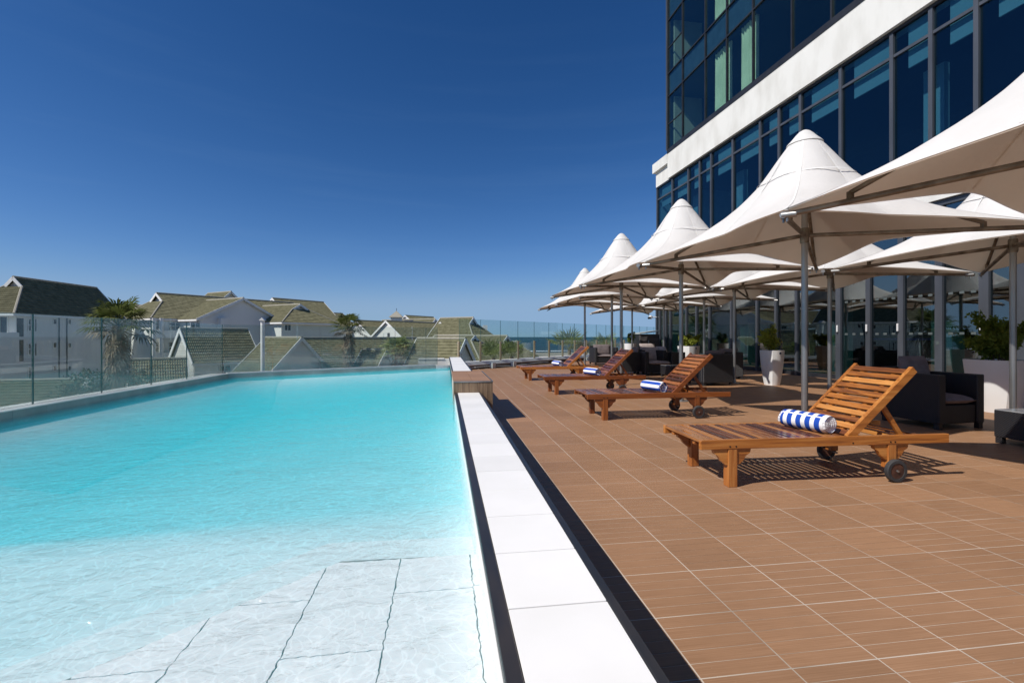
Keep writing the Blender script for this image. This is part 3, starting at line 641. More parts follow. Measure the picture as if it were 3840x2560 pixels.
# lettering on three panes, one letter above the next
def vtext(root, centre, nrm, size, txt='DO NOT LEAN'):
    cu = bpy.data.curves.new('lettering', 'FONT'); cu.body = txt; cu.size = size; cu.align_x = 'CENTER'; cu.align_y = 'CENTER'; cu.extrude = .0004; cu.space_character = 1.12
    tmp = bpy.data.objects.new('lettering', cu); COL.objects.link(tmp)
    dg = bpy.context.evaluated_depsgraph_get(); me = bpy.data.meshes.new_from_object(tmp.evaluated_get(dg))
    bpy.data.objects.remove(tmp)
    xa = Vector((0, 0, -1)); za = -nrm.normalized(); ya = za.cross(xa)
    mtx = Matrix((xa, ya, za)).transposed().to_4x4(); me.transform(Matrix.Translation(centre - ORG[root.name]) @ mtx)
    me.materials.clear(); me.materials.append(M['text']); put('lettering', me, root, ORG[root.name])
vtext(bl, hit(637, 1235, left_line_P, nX) + Vector((.012, 0, 0)), -nX, .05)
vtext(bf, hit(1114, 1243, FP, fn) - fn * .012, fn, .05)
vtext(bf, hit(1545, 1249, FP, fn) - fn * .012, fn, .05)

# balustrade on the kerb at the end of the deck
A0 = Vector((*G(1742, 1386).to_2d(), 0)); B0 = Vector((*G(2228, 1348).to_2d(), 0))
BD = (B0 - A0).normalized(); BN = Vector((-BD.y, BD.x, 0))
lowwall = thing('low_kerb_wall', 'low white kerb with brown kickboard at the end of the deck', 'kerb', tuple(A0))
def obox(mbx, o, d, n, t0, t1, n0, n1, z0, z1):
    p = [o + d*t0 + n*n0, o + d*t1 + n*n0, o + d*t1 + n*n1, o + d*t0 + n*n1]
    mbx.prism([Vector((q.x, q.y, z0)) for q in p], (0, 0, z1 - z0)); return mbx
LW = 15.5
t = -.35; i = 0
while t < LW:
    t2 = min(t + 2.9, LW); b = MB(); ta = t + (.004 if i else 0); cs = [(-.05, .126), (-.05, .16), (.035, .262), (.30, .262), (.30, .126)]
    b.prism([A0 + BD*ta + BN*n_ + Vector((0, 0, z_)) for n_, z_ in cs], BD*(t2 - ta)); b.build('kerb_block', M['housetrim'], lowwall); t = t2; i += 1
b = MB(); obox(b, A0, BD, BN, -.3, LW, -.01, .28, -.3, .125); b.build('kickboard', M['kick'], lowwall)
b = MB(); obox(b, A0, BD, BN, .28, LW, -.30, -.051, .02, .19); 
for px in (1850, 1928, 2205):
    c = hit(px, 1350, A0 - BN * .15, BN); tt = (c - A0).dot(BD); k = MB(); obox(k, A0, BD, BN, tt - .09, tt + .09, -.20, -.053, .0, .19); k.build('junction_box', M['white'], lowwall)
b = MB(); b.path([A0 + BD*s - BN*.1 + Vector((0, 0, .05 + .02*math.sin(s*1.7))) for s in [.1 + .45*i for i in range(12)]], .014, 6); b.build('pipe', M['housetrim'], lowwall, smooth=True)
bd = thing('glass_balustrade', 'clear glass balustrade on short timber posts at the seaward end of the deck', 'balustrade', tuple(A0 + Vector((0, 0, .262))))
GP = A0 + BN * .13
pg = []
for px in (1721, 1802, 1876.5, 1942, 2003, 2058, 2108.5, 2154, 2198, 2236, 2272, 2306, 2339): 
    c = hit(px, 1300, GP, BN); pg.append(Vector((c.x, c.y, 0)))
pp = (pg[-1] - pg[-2]).length
for i in range(5): pg.append(pg[-1] + BD * pp)
glass_run(bd, pg, .30, 1.79, M['gl_deck'], gap=.02)
for i, q in enumerate(pg):
    b = MB(); c = q - BN * .06 - BD * .075 + Vector((0, 0, .263)); b.lathe(c, [(.042, 0), (.042, .70), (.036, .73)], 10, .6); po = b.build('post', M['postwood'], bd)
    for zz in (.28, .66):
        for s in (-1, 1):
            k = MB(); cc = q + BD * (s * .055) + Vector((0, 0, .263 + zz)); k.tube(cc - BN * .05, cc + BN * .022, .026, n=10); k.build('clamp', M['chrome'], po, smooth=True)

# ------------------------------------------------------------------ hotel
FAZ = R(-1.48)                                    # facade direction, from +Y towards +X
F0 = Vector((10.46, 14.4, 0)); FDIR = Vector((math.sin(FAZ), math.cos(FAZ), 0)); FIN = Vector((math.cos(FAZ), -math.sin(FAZ), 0))
def fs(px):                                       # position along the facade of a pixel column
    return (hit(px, 1200, F0, FIN) - F0).dot(FDIR)
hotel = thing('hotel_building', 'tall hotel with dark blue glass walls, white bands and grey glazed doors', 'building', tuple(F0), -FAZ)
ORG[hotel.name] = Vector((0, 0, 0))               # parts of the hotel are written in its own frame: x inwards, y along, z up
def hp(name, mb, m, parent=None, **k): return mb.build(name, m, parent or hotel, local=True, **k)
SE = fs(2462); ST0 = fs(2512); SN = -24.0         # far end of the block, far end of the tower, near end
Z1, Z2, Z3, ZT = 4.10, 4.80, 8.45, 9.60           # door head, window sill, window head, top of the band
def pane(y0, y1, z0, z1, m, x=0.02, th=.02):
    k = MB(); k.box(x, x + th, y0, y1, z0, z1); return hp('window_pane', k, m)
def post(y, w, z0, z1, m, x0=-.035, x1=.06):
    k = MB(); k.box(x0, x1, y - w/2, y + w/2, z0, z1); return hp('mullion', k, m)
# doors and glazed ground floor
gp = [2462, 2474, 2497, 2514, 2574, 2612, 2661, 2743, 2839, 2910, 2987.5, 3146, 3258, 3380.5, 3523.5, 3693, 3838]
gs = [fs(p) for p in gp]
st = gs[-1] - gs[-2]
for i in range(10): gs.append(gs[-1] + st * (1 if i % 2 else .9))
wide = {3146: .15, 3258: .12, 3380.5: .13, 3523.5: .15, 3693: .17, 3838: .15}
for i in range(len(gs) - 1):
    a, b_ = gs[i], gs[i+1]; w0 = wide.get(gp[i] if i < len(gp) else 0, .12 if i > 16 else .085); w1 = wide.get(gp[i+1] if i+1 < len(gp) else 0, .12 if i > 15 else .085)
    post(a, w0, .0, Z1 - .12, M['alu'])
    pane(b_ + w1/2, a - w0/2, .12, Z1 - .12, M['gl_door'])
k = MB(); k.box(-.03, .06, SN, SE, Z1 - .119, Z1 - .002); hp('door_head', k, M['alu'])
k = MB(); k.box(-.03, .06, SN, SE, .0, .119); hp('door_sill', k, M['alu_dark'])
for px in (3146, 3373, 3686, 3256): 
    q = fs(px); z = H + (HY - 1228) / F * 11.6
    k = MB(); k.bevbox(-.075, -.036, q - .016, q + .016, z - .10, z + .08, .008); h_ = hp('door_handle', k, M['housetrim'])
    k = MB(); k.bevbox(-.078, -.036, q - .012, q + .012, z - .13, z - .102, .004); hp('handle_base', k, M['black'], h_)
k = MB(); q = fs(3521); k.box(-.04, -.036, q - .03, q + .03, .98, 1.06); hp('sticker', k, M['frost'])
for i in range(11, 15):                            # frosted markers on the door panes
    a, b_ = gs[i] - .1, gs[i+1] + .1
    for zz in (1.20, 2.05):
        for j in range(3):
            y = b_ + (a - b_) * (j + .5) / 3; k = MB(); k.box(.014, .0185, y - .045, y + .045, zz, zz + .05); hp('glass_marker', k, M['frost'])
# white band over the doors
k = MB(); k.box(-.10, .3, SN, SE - .3, Z1, Z2); hp('band', k, M['fascia'])
# tall windows over it
up = [2465, 2522, 2582, 2625, 2668, 2749, 2852, 2923, 3003, 3154, 3346, 3493, 3664]
us = [fs(p) for p in up]
while us[-1] > SN: us += [us[-1] - 1.35, us[-1] - 2.5]
ZTR = 7.82
for i in range(len(us) - 1):
    a, b_ = us[i], us[i+1]
    post(a, .09, Z2, Z3 - .08, M['alu'])
    pane(b_ + .045, a - .045, Z2 + .08, ZTR - .035, M['gl_hotel']); pane(b_ + .045, a - .045, ZTR + .035, Z3 - .08, M['gl_hotel'])
    k = MB(); k.box(-.02, .05, b_ + .046, a - .046, ZTR - .034, ZTR + .034); hp('transom', k, M['alu'])
    # light bulkhead and posts seen through the glass
    k = MB(); k.box(.10, .14, b_ + .06, a - .30, 7.40, Z3 - .01); hp('bulkhead', k, M['interior_light'])
    if i % 3 == 1: k = MB(); k.box(.60, .75, b_ + .2, b_ + .65, Z2 + .1, 7.39); hp('inner_column', k, M['interior_light'])
k = MB(); k.box(-.03, .06, SN, SE, Z3 - .079, Z3 - .002); hp('window_head', k, M['alu_dark'])
k = MB(); k.box(-.03, .06, SN, SE, Z2 + .001, Z2 + .079); hp('window_sill', k, M['alu'])
# big white band, cap at the far end
k = MB(); k.box(-.13, .4, SN, ST0 - .02, Z3, ZT); hp('fascia_band', k, M['fascia'])
k = MB(); k.box(-.03, .4, ST0 - .018, SE, Z3, 9.16); hp('fascia_band', k, M['fascia'])
k = MB(); k.box(-.16, .5, ST0 - .018, SE + .12, 9.161, ZT); hp('parapet_cap', k, M['fascia'])
# tower glass
tp = [2513, 2568, 2654, 2735, 2834, 2981.6, 3131.6]
ts = [fs(p) for p in tp]; d_ = ts[-2] - ts[-1]
while ts[-1] > SN: ts.append(ts[-1] - d_)
k = MB(); k.box(-.15, .1, SN, ST0, ZT + .002, ZT + .16); hp('tower_sill', k, M['alu_dark'])
rows = []; z = ZT + .18
for i in range(4): rows += [(z, z + 2.45, 0), (z + 2.45, z + 3.5, 1)]; z += 3.5
TOPZ = z
for i in range(len(ts) - 1):
    a, b_ = ts[i], ts[i+1]
    post(a, .05, ZT + .16, TOPZ, M['alu_dark'], x0=-.13, x1=-.04)
    if b_ < -16: 
        continue
    for (z0, z1, sp) in rows:
        k = MB(); k.box(-.09, -.07, b_ + .025, a - .025, z0 + .025, z1 - .025); hp('window_pane', k, M['gl_spandrel'] if sp else M['gl_tower'])
        if i == 0 and not sp:
            k = MB(); k.box(-.115, -.065, b_ + .026, a - .026, z0 + 1.15, z0 + 1.19); hp('transom', k, M['alu_dark'])
        if sp: k = MB(); k.box(-.04, -.02, b_ + .026, a - .026, z0 + .02, z1 - .02); hp('spandrel_back', k, M['spandrel'] if 'spandrel' in M else M['interior'])
for (z0, z1, sp) in rows:
    k = MB(); k.box(-.128, -.05, SN, ST0 - .02, z0 - .024, z0 + .024); hp('tower_rail', k, M['alu_dark'])
k = MB(); k.box(-.17, -.02, ST0 - .02, ST0 + .06, ZT + .17, TOPZ); hp('corner_trim', k, M['alu'])
# curtains
def curtain(y0, y1, z0, z1, x=.12):
    n = 46; v = []; f = []
    for i in range(n + 1):
        t = i / n; y = y0 + (y1 - y0) * t; xx = x + .05 * math.sin(i * 1.9) + .03 * math.sin(i * .83 + 1)
        v += [(xx, y, z0), (xx * .9 + .02, y, z1)]
    f = [(2*i, 2*i+2, 2*i+3, 2*i+1) for i in range(n)]
    k = MB(); k.add(v, f); hp('curtain', k, M['curtain'], fix=False, smooth='all')
for r0 in (0, 2, 4):
    z0, z1, _ = rows[r0]
    curtain(ts[3] + .05, ts[2] - .24 * (ts[2] - ts[3]), z0, z1 - .05); curtain(ts[4] + .05, ts[3] - .38 * (ts[3] - ts[4]), z0, z1 - .05)
for yq in (ST0 - .2,):             # partitions seen through the tower glass
    for (z0, z1, sp) in rows:
        if not sp: k = MB(); k.box(.12, 1.5, yq, yq + .08, z0, z1 - .03); hp('partition', k, M['interior_light'])
# structure behind the glass
IN = 6.0
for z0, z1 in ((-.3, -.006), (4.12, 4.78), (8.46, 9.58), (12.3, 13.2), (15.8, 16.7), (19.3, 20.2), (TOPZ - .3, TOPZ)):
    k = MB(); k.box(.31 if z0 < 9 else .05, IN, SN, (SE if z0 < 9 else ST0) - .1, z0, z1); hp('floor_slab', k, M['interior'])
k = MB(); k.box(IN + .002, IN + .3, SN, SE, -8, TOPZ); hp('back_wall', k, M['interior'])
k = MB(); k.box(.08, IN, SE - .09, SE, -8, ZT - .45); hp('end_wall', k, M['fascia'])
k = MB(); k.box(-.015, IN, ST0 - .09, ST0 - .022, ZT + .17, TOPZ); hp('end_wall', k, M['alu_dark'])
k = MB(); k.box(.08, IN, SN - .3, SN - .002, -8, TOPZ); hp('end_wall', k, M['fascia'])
for y in (gs[5], gs[9], gs[12] , gs[15]):
    k = MB(); k.box(2.2, 2.6, y - .25, y + .25, 0, Z1); hp('inner_column', k, M['interior_light'])
k = MB(); k.box(3.4, 3.45, gs[12], gs[9], 1.05, 1.12); hp('bar_light_strip', k, M['blue_screen'])
# corner camera on the end of the facade
cc = F0 + FDIR * (SE - .02) - FIN * .30; cc.z = H + (HY - 1190) / F * 23
cv = thing('security_camera', 'small white security camera fixed to the end of the glass facade', 'camera', tuple(cc))
b = MB(); b.lathe(cc + Vector((-.02, 0, 0)), [(.05, -.09), (.075, -.06), (.075, .05), (.05, .08)], 14); b.build('housing', M['housetrim'], cv, smooth=True)
b = MB(); b.tube(cc + Vector((-.02, -.02, -.02)), cc + Vector((-.16, -.06, -.05)), .05, .055, 12); b.build('lens', M['black'], cv, smooth=True)
b = MB(); b.tube(cc, cc + FIN * .30, .03, n=8); b.build('bracket', M['housetrim'], cv, smooth=True)
# dark timber cupboard by the end of the facade
sp0 = c2w(480/F*21.5, 21.5, 0)
shed = thing('timber_cupboard', 'dark boarded timber cupboard with grey lid beside the end of the glass facade', 'cupboard', tuple(sp0))
sx, sy, sh = .95, .8, 1.28
b = MB(); b.box(sp0.x + .01, sp0.x + sx, sp0.y + .012, sp0.y + sy, 0, sh); b.build('body', M['black'], shed)
for i in range(8):
    b = MB(); b.box(sp0.x + .07, sp0.x + sx, sp0.y, sp0.y + .011, i*.16 + .004, (i+1)*.16 - .006); b.build('board', M['shed'], shed)
b = MB(); b.box(sp0.x, sp0.x + .068, sp0.y - .004, sp0.y + .06, 0, sh); b.build('corner_post', M['shed'], shed)
b = MB(); b.prism([(sp0.x - .04, sp0.y - .05, sh + .002), (sp0.x + sx, sp0.y - .05, sh + .13), (sp0.x + sx, sp0.y + sy, sh + .13), (sp0.x - .04, sp0.y + sy, sh + .002)], (0, 0, .05)); b.build('lid', M['coping_edge'], shed)
b = MB(); b.tube((sp0.x + .42, sp0.y - .02, 1.02), (sp0.x + .42, sp0.y - .02, .82), .012); b.tube((sp0.x + .42, sp0.y - .02, .82), (sp0.x + .52, sp0.y - .02, .66), .012); b.build('handle', M['chrome'], shed)

# ------------------------------------------------------------------ neighbouring houses
def tile_slope(mbx, e0, ud, up, slen, ext, col=.165, row=.34, amp=.045, lift=.055):
    """tiled roof plane: e0 a point on the eave, ud along it, up towards the ridge; ext(t) gives the extent along ud at height share t"""
    nrm = ud.cross(up).normalized()
    if nrm.z < 0: nrm = -nrm
    nr = max(1, int(round(slen / row)))
    for r in range(nr):
        t0, t1 = r / nr, (r + 1) / nr + .015
        a0, b0 = ext(t0); a1, b1 = ext(min(t1, 1))
        lo, hi = min(a0, a1), max(b0, b1)
        if hi - lo < .05: continue
        k0, k1 = math.floor(lo / col * 2), math.ceil(hi / col * 2)
        base = len(mbx.v); cnt = 0
        for k in range(k0, k1 + 1):
            u = k * col / 2
            w_ = (amp if k % 2 == 0 else 0)
            u0, u1 = min(max(u, a0), b0), min(max(u, a1), b1)
            jit = .006 * math.sin(k * 12.9898 + r * 78.233)
            p = e0 + ud * u0 + up * (t0 * slen); q = e0 + ud * u1 + up * (t1 * slen)
            mbx.v.append(tuple(p + nrm * (-.01))); mbx.v.append(tuple(p + nrm * (w_ + lift + jit))); mbx.v.append(tuple(q + nrm * w_)); cnt += 1
        for i in range(cnt - 1):
            b = base + 3 * i
            mbx.f.append([b, b+3, b+4, b+1]); mbx.m.append(0); mbx.f.append([b+1, b+4, b+5, b+2]); mbx.m.append(0)

def GB(root, S, E, width, eave, base=GZ, over=.35, hip0=None, hip1=None, wallmat='housewall', g0=True, g1=True, inset=.35, verge=.30):
    """gabled block: ridge from S to E (ridge ends above the end walls). hip = (share of height where the small gable starts, run)"""
    d = Vector((E.x - S.x, E.y - S.y, 0)); Ln = d.length; d.normalize(); s = Vector((d.y, -d.x, 0))    # s: right of the ridge direction
    rz = S.z; hw = width / 2; rise = rz - eave; sl = math.hypot(hw + over, rise * (hw + over) / hw)
    S0 = Vector((S.x, S.y, 0))
    r0 = hip0[1] if hip0 else 0; r1 = hip1[1] if hip1 else 0
    # walls
    b = MB(); zt = eave + .02
    c = [S0 - d*r0 - s*hw, S0 + d*(Ln + r1) - s*hw, S0 + d*(Ln + r1) + s*hw, S0 - d*r0 + s*hw]
    b.prism([Vector((q.x, q.y, base)) for q in c], (0, 0, zt - base)); b.build('wall', M[wallmat], root)
    for flag, hp_, u in ((g0, hip0, 0), (g1, hip1, Ln)):
        if not flag: continue
        o = S0 + d * u; sg = 1 if u == 0 else -1; z0 = eave; w_ = hw
        if hp_: z0 = eave + rise * hp_[0]; w_ = hw * (1 - hp_[0])
        b = MB(); b.prism([Vector((*(o - s*w_).to_2d(), z0 + .021)), Vector((*(o + s*w_).to_2d(), z0 + .021)), Vector((*o.to_2d(), rz - .12))], d * (sg * .2)); b.build('gable_wall', M[wallmat], root)
    # slopes
    for sg in (-1, 1):
        up = (-s * sg * (hw) + Vector((0, 0, rise))).normalized()
        e0 = S0 + s * sg * (hw + over); e0.z = rz - rise * (hw + over) / hw + .06
        def ext(t, sl=sl):
            lo, hi = -verge, Ln + verge
            if hip0:
                tf = hip0[0]; tf = (over + hw*tf) / (hw + over)
                if t < tf: lo = -verge - (r0 + over) * (1 - t / tf)
            if hip1:
                tf = (over + hw*hip1[0]) / (hw + over)
                if t < tf: hi = Ln + verge + (r1 + over) * (1 - t / tf)
            return lo, hi
        b = MB(); tile_slope(b, e0, d, up, sl, ext); tag(b.build('roof_tiles', M['rooftile'], root, fix=False), kind='stuff')
        # fascia along the eave
        lo, hi = ext(0); b = MB(); b.beam(e0 + d*(lo + .02) - Vector((0,0,.12)), e0 + d*(hi - .02) - Vector((0,0,.12)), .05, .2); b.build('eave_board', M['housetrim'], root)
        # barge boards
        for flag, hp_, u, sgn in ((g0, hip0, -verge, -1), (g1, hip1, Ln + verge, 1)):
            if not flag: continue
            t_lo = 0.0
            if hp_: t_lo = (over + hw*hp_[0]) / (hw + over)
            a = e0 + d*u + up*(sl*t_lo) - Vector((0,0,.06)); c_ = e0 + d*u + up*(sl + .02) - Vector((0,0,.06))
            b = MB(); b.beam(a + d*sgn*.03, c_ + d*sgn*.03, .06, .30, up=d.cross(up)); b.build('barge_board', M['housetrim'], root)
            if hp_:
                lo_, hi_ = ext(0); uu = lo_ if sgn < 0 else hi_
                b = MB(); b.tube(e0 + d*uu, a + Vector((0,0,.1)), .11, n=6); b.build('hip_capping', M['ridge'], root)
    for hp_, r_, u, sgn in ((hip0, r0, 0, -1), (hip1, r1, Ln, 1)):
        if not hp_: continue
        tf = hp_[0]; zf = eave + rise*tf; wt = hw*(1 - tf)
        run = r_ + over; up = Vector((0, 0, zf - (rz - rise*(hw+over)/hw))) - d*sgn*run; sl2 = up.length; up.normalize()
        e0 = S0 + d*(u + sgn*(verge + run)); e0.z = rz - rise*(hw+over)/hw + .06
        b = MB(); tile_slope(b, e0, s, up, sl2, lambda t: (-(hw + over) + (hw + over - wt)*t, (hw + over) - (hw + over - wt)*t)); tag(b.build('roof_tiles', M['rooftile'], root, fix=False), kind='stuff')
        b = MB(); b.beam(e0 - s*(hw+over-.02) - Vector((0,0,.12)), e0 + s*(hw+over-.02) - Vector((0,0,.12)), .05, .2); b.build('eave_board', M['housetrim'], root)
    b = MB(); b.tube(Vector((S.x, S.y, rz + .13)) - d*verge, Vector((S.x, S.y, rz + .13)) + d*(Ln + verge), .12, n=8); b.build('ridge_capping', M['ridge'], root)
    return dict(d=d, s=s, S0=S0, hw=hw, Ln=Ln, P0=S0 - d*r0, P1=S0 + d*(Ln + r1), PR=S0 + s*hw, PL=S0 - s*hw)

def pwin(root, P, n, x0, y0, x1, y1, nb=1, hb=0, frame=.07, matl=None, name='window'):
    """window on the wall plane (P, n facing the viewer) between pixel corners"""
    n = n.normalized()
    a, b, c = hit(x0, y1, P, n), hit(x1, y1, P, n), hit(x0, y0, P, n)
    ux = b - a; ux.z = 0; W_ = ux.length; ux.normalize(); Hh = c.z - a.z
    if W_ < .05 or Hh < .05: return
    def q(u, z, o): return a + ux*u + Vector((0,0,z)) + n*o
    k = MB(); k.add([q(0,0,.012), q(W_,0,.012), q(W_,Hh,.012), q(0,Hh,.012)], [(0,1,2,3)]); 
    k.add([q(0,0,-.02), q(W_,0,-.02), q(W_,Hh,-.02), q(0,Hh,-.02)], [(3,2,1,0)])
    o = k.build(name, matl or M['winglass'], root, fix=False)
    if frame:
        k = MB(); up = Vector((0,0,1))
        for z in (0, Hh): k.beam(q(-frame, z, .03), q(W_+frame, z, .03), .06, frame)
        for i in range(nb + 2): k.beam(q(W_*i/(nb+1), frame*.51, .035), q(W_*i/(nb+1), Hh - frame*.51, .035), frame, .06)
        for j in range(hb): k.beam(q(0, Hh*(j+1)/(hb+1), .03), q(W_, Hh*(j+1)/(hb+1), .03), .05, frame)
        k.build('window_frame', M['housetrim'], o)
    return o
def wd(az): return Vector((math.sin(R(az)), math.cos(R(az)), 0))

# left house
rt = U(60, 1044, 46); rt2 = U(238, 1067, 46 * 219 / 196)
h1 = thing('white_apartment_house', 'white three-storey house with steep shaded tile roof and small top gable', 'house', (rt.x, rt.y, GZ))
az1 = wd(2.5); E1 = Vector((rt.x, rt.y, rt.z)) + az1 * 9.8
info = GB(h1, rt, E1, 5.7, 3.65, hip0=(.72, 3.2), g1=True)
PW = info['PR']; nw = info['s']
for (x0, y0, x1, y1) in ((104,1196,115,1241),(104,1288,115,1330),(104,1376,115,1420)): pwin(h1, PW, nw, x0, y0, x1, y1, 0, 1)
for (x0, y0, x1, y1) in ((127,1195,136,1243),(127,1287,136,1335)): pwin(h1, PW, nw, x0, y0, x1, y1, 0, 0, matl=M['alu'])
for yy in (1196, 1284, 1370):
    pwin(h1, PW, nw, 198, yy, 211, yy + 19, 0, 0, .05); pwin(h1, PW, nw, 254, yy + 2, 265, yy + 19, 0, 0, .05)
for px in (220, 249):
    a = hit(px, 1190, PW, nw); b = MB(); b.tube(Vector((a.x, a.y, GZ)) + nw*.06, Vector((a.x, a.y, 3.5)) + nw*.06, .05, n=6); b.build('downpipe', M['alu'], h1)
P0 = info['P0']; nf = -info['d']
pwin(h1, PW, nw, 62, 1192, 88, 1262, 0, 0, .0, M['interior'], 'loggia'); pwin(h1, PW, nw, 62, 1274, 88, 1355, 0, 0, .0, M['interior'], 'loggia')
for k_, (y0, y1) in enumerate(((1186,1262),(1280,1330))):
    pwin(h1, P0, nf, 0, y0, 30, y1, 0, 0, .08, M['winglass'], 'loggia')
a = hit(40, 1300, P0, nf); b = MB(); b.box(a.x - .9, a.x + .7, a.y - 2.0, a.y, GZ, 1.55); b.build('stair_block', M['housewall'], h1)
# link wing behind the palm
rs = U(262, 1143, 58)
h1b = thing('linking_wing', 'low tile-roofed wing joining the two large white houses behind the palm', 'house', (rs.x, rs.y, GZ))
es = U(592, 1150, 58 * 120 / 113)
GB(h1b, rs, es, 4.4, 3.45, base=2.6, verge=.1)
# central house
h2 = thing('white_apartment_house', 'large white house with wide front gable and main ridge with louvred end gablet', 'house', tuple(U(700, 1250, 60).to_2d()) + (GZ,))
S = U(597, 1103, 60); d1 = wd(37); E = Vector((*S.to_2d(), S.z)) + d1 * 19
i2 = GB(h2, S, E, 9.2, 3.55, hip0=(.66, 2.4), verge=.35)
gS = U(908, 1121, 60.4); d2 = wd(37 - 90)
i2g = GB(h2, gS, gS + d2 * 9, 10.4, 3.45, g1=False, over=.45)
nf = -i2g['d']; PF = i2g['P0']
pwin(h2, PF, nf, 714, 1208, 750, 1232, 1, 0); 
b = MB(); q0 = hit(815, 1192, PF, nf); q1 = hit(846, 1192, PF, nf)
ux = (q1 - q0); ux.z = 0; wv = ux.length; ux.normalize(); b.prism([q0 + nf*.02, q0 + ux*wv + nf*.02, q0 + ux*wv + nf*.75, q0 + nf*.75], (0, 0, -9)); b.build('chimney_breast', M['housewall'], h2)
dS = U(863, 1096, 74); GB(h2, dS, dS + d2 * 6, 4.2, dS.z - 1.9, base=4.5, over=.2)
# balconies left of the gable
PWL = i2['PR']; nl = i2['s']
for (x0, y0, x1, y1, nb_) in ((633,1208,682,1237,1),(633,1282,662,1320,1)): pwin(h2, PWL, nl, x0, y0, x1, y1, nb_, 1)
for (x0, y0, x1, y1) in ((584,1208,600,1236),(584,1283,600,1319)): pwin(h2, PWL, nl, x0, y0, x1, y1, 1, 1)
for px in (577, 605):
    a = hit(px, 1250, PWL + nl*.4, nl); b = MB(); b.tube(Vector((a.x, a.y, GZ)), Vector((a.x, a.y, 3.4)), .24, n=12); b.build('column', M['housewall'], h2, smooth=True)
for (y0, y1) in ((1238, 1268), (1322, 1362)):
    a, c = hit(578, y0, PWL + nl*.5, nl), hit(690, y0, PWL + nl*.5, nl); zb = hit(578, y1, PWL + nl*.5, nl).z
    b = MB(); b.beam(Vector((a.x, a.y, (a.z + zb)/2)), Vector((c.x, c.y, (a.z + zb)/2)), .15, a.z - zb); b.build('balcony_front', M['housewall'], h2)
# link and second wing of the central house
lS = U(930, 1140, 70); h2b = thing('white_apartment_house', 'white house with hipped front wing and small square window beside the large gabled house', 'house', tuple(U(1100, 1250, 66).to_2d()) + (GZ,))
lE = U(1140, 1146, 79); lE.z = lS.z
GB(h2b, lS, lE, 8.0, 3.3, g0=False, g1=False)
wS = U(1122, 1144, 66); i2b = GB(h2b, wS, wS + d2 * 8, 8.6, 3.25, hip0=(.70, 2.2), g1=False, over=.4)
pwin(h2b, i2b['P0'], -i2b['d'], 1067, 1217, 1090, 1239, 1, 0)
q = hit(1025, 1260, i2b['PL'], -i2b['s']); 
pwin(h2b, Vector((*lS.to_2d(), 0)) + wd(37 + 90) * 4.0, wd(37 + 90), 942, 1216, 963, 1245, 2, 3); pwin(h2b, Vector((*lS.to_2d(), 0)) + wd(37 + 90) * 4.0, wd(37 + 90), 942, 1280, 962, 1330, 0, 0)
tS = U(1026, 1120, 88); h2c = thing('white_apartment_house', 'tall tile roof with white left gable rising behind the hipped wing', 'house', tuple(tS.to_2d()) + (GZ,))
GB(h2c, tS, tS + d1 * 11, 13, 3.2, hip1=(.45, 5.0), verge=.3)
fS = U(1228, 1174, 105); GB(h2c, fS, fS + d1 * 4, 6, fS.z - 2.2, base=2)
# near gabled house with tile roof
h3 = thing('gabled_house', 'steep tile-roofed white house with boarded gable end just beyond the glass', 'house', tuple(U(780, 1330, 44).to_2d()) + (GZ,))
n3 = U(685, 1236, 44); d3 = wd(41); E3 = Vector((*n3.to_2d(), n3.z)) + d3 * 5.8
i3 = GB(h3, n3, E3, 4.6, -1.0, wallmat='boards', over=.3, verge=.25)
PR = i3['PR']; ns = i3['s']
b = MB(); b.prism([Vector((*(PR + i3['d']*.02 + ns*.01).to_2d(), GZ)), Vector((*(PR + i3['d']*(i3['Ln'] - .02) + ns*.01).to_2d(), GZ)), Vector((*(PR + i3['d']*(i3['Ln'] - .02) + ns*.06).to_2d(), GZ)), Vector((*(PR + i3['d']*.02 + ns*.06).to_2d(), GZ))], (0, 0, -1.02 - GZ)); b.build('side_wall', M['housewall'], h3)
PR2 = PR + ns*.06
pwin(h3, PR2, ns, 820, 1371, 864, 1392, 1, 0); pwin(h3, PR2, ns, 895, 1368, 937, 1391, 1, 0)
fz = -1.0
for i in range(26):                               # boards of the gable end
    z = -4.6 + i * .24; 
    if z > n3.z - .3: break
    half = min(2.3, max(.1, 2.3 * (n3.z - z - .1) / (n3.z + 1.0)))
    o = i3['S0'] - i3['d']*.02; b = MB(); b.beam(Vector((*(o - i3['s']*half).to_2d(), z)), Vector((*(o + i3['s']*half).to_2d(), z)), .035, .222); b.build('board', M['boards'], h3)
# low roofs in front
for nm, lb, px0, py0, px1, py1, D, dz in (('carport_roof', 'low tile-roofed outbuilding roof beside the palm skirt', 490, 1354, 694, 1349, 37, 3.2), ('carport_roof', 'low tile-roofed outbuilding roof below the three-storey house', -160, 1436, 322, 1423, 36, 2.6)):
    a = U(px0, py0, D); c = U(px1, py1, D * 1.06); c.z = a.z
    o = thing(nm, lb, 'roof', (a.x, a.y, GZ)); GB(o, a, c, 7.0, a.z - dz, over=.3, verge=.12)
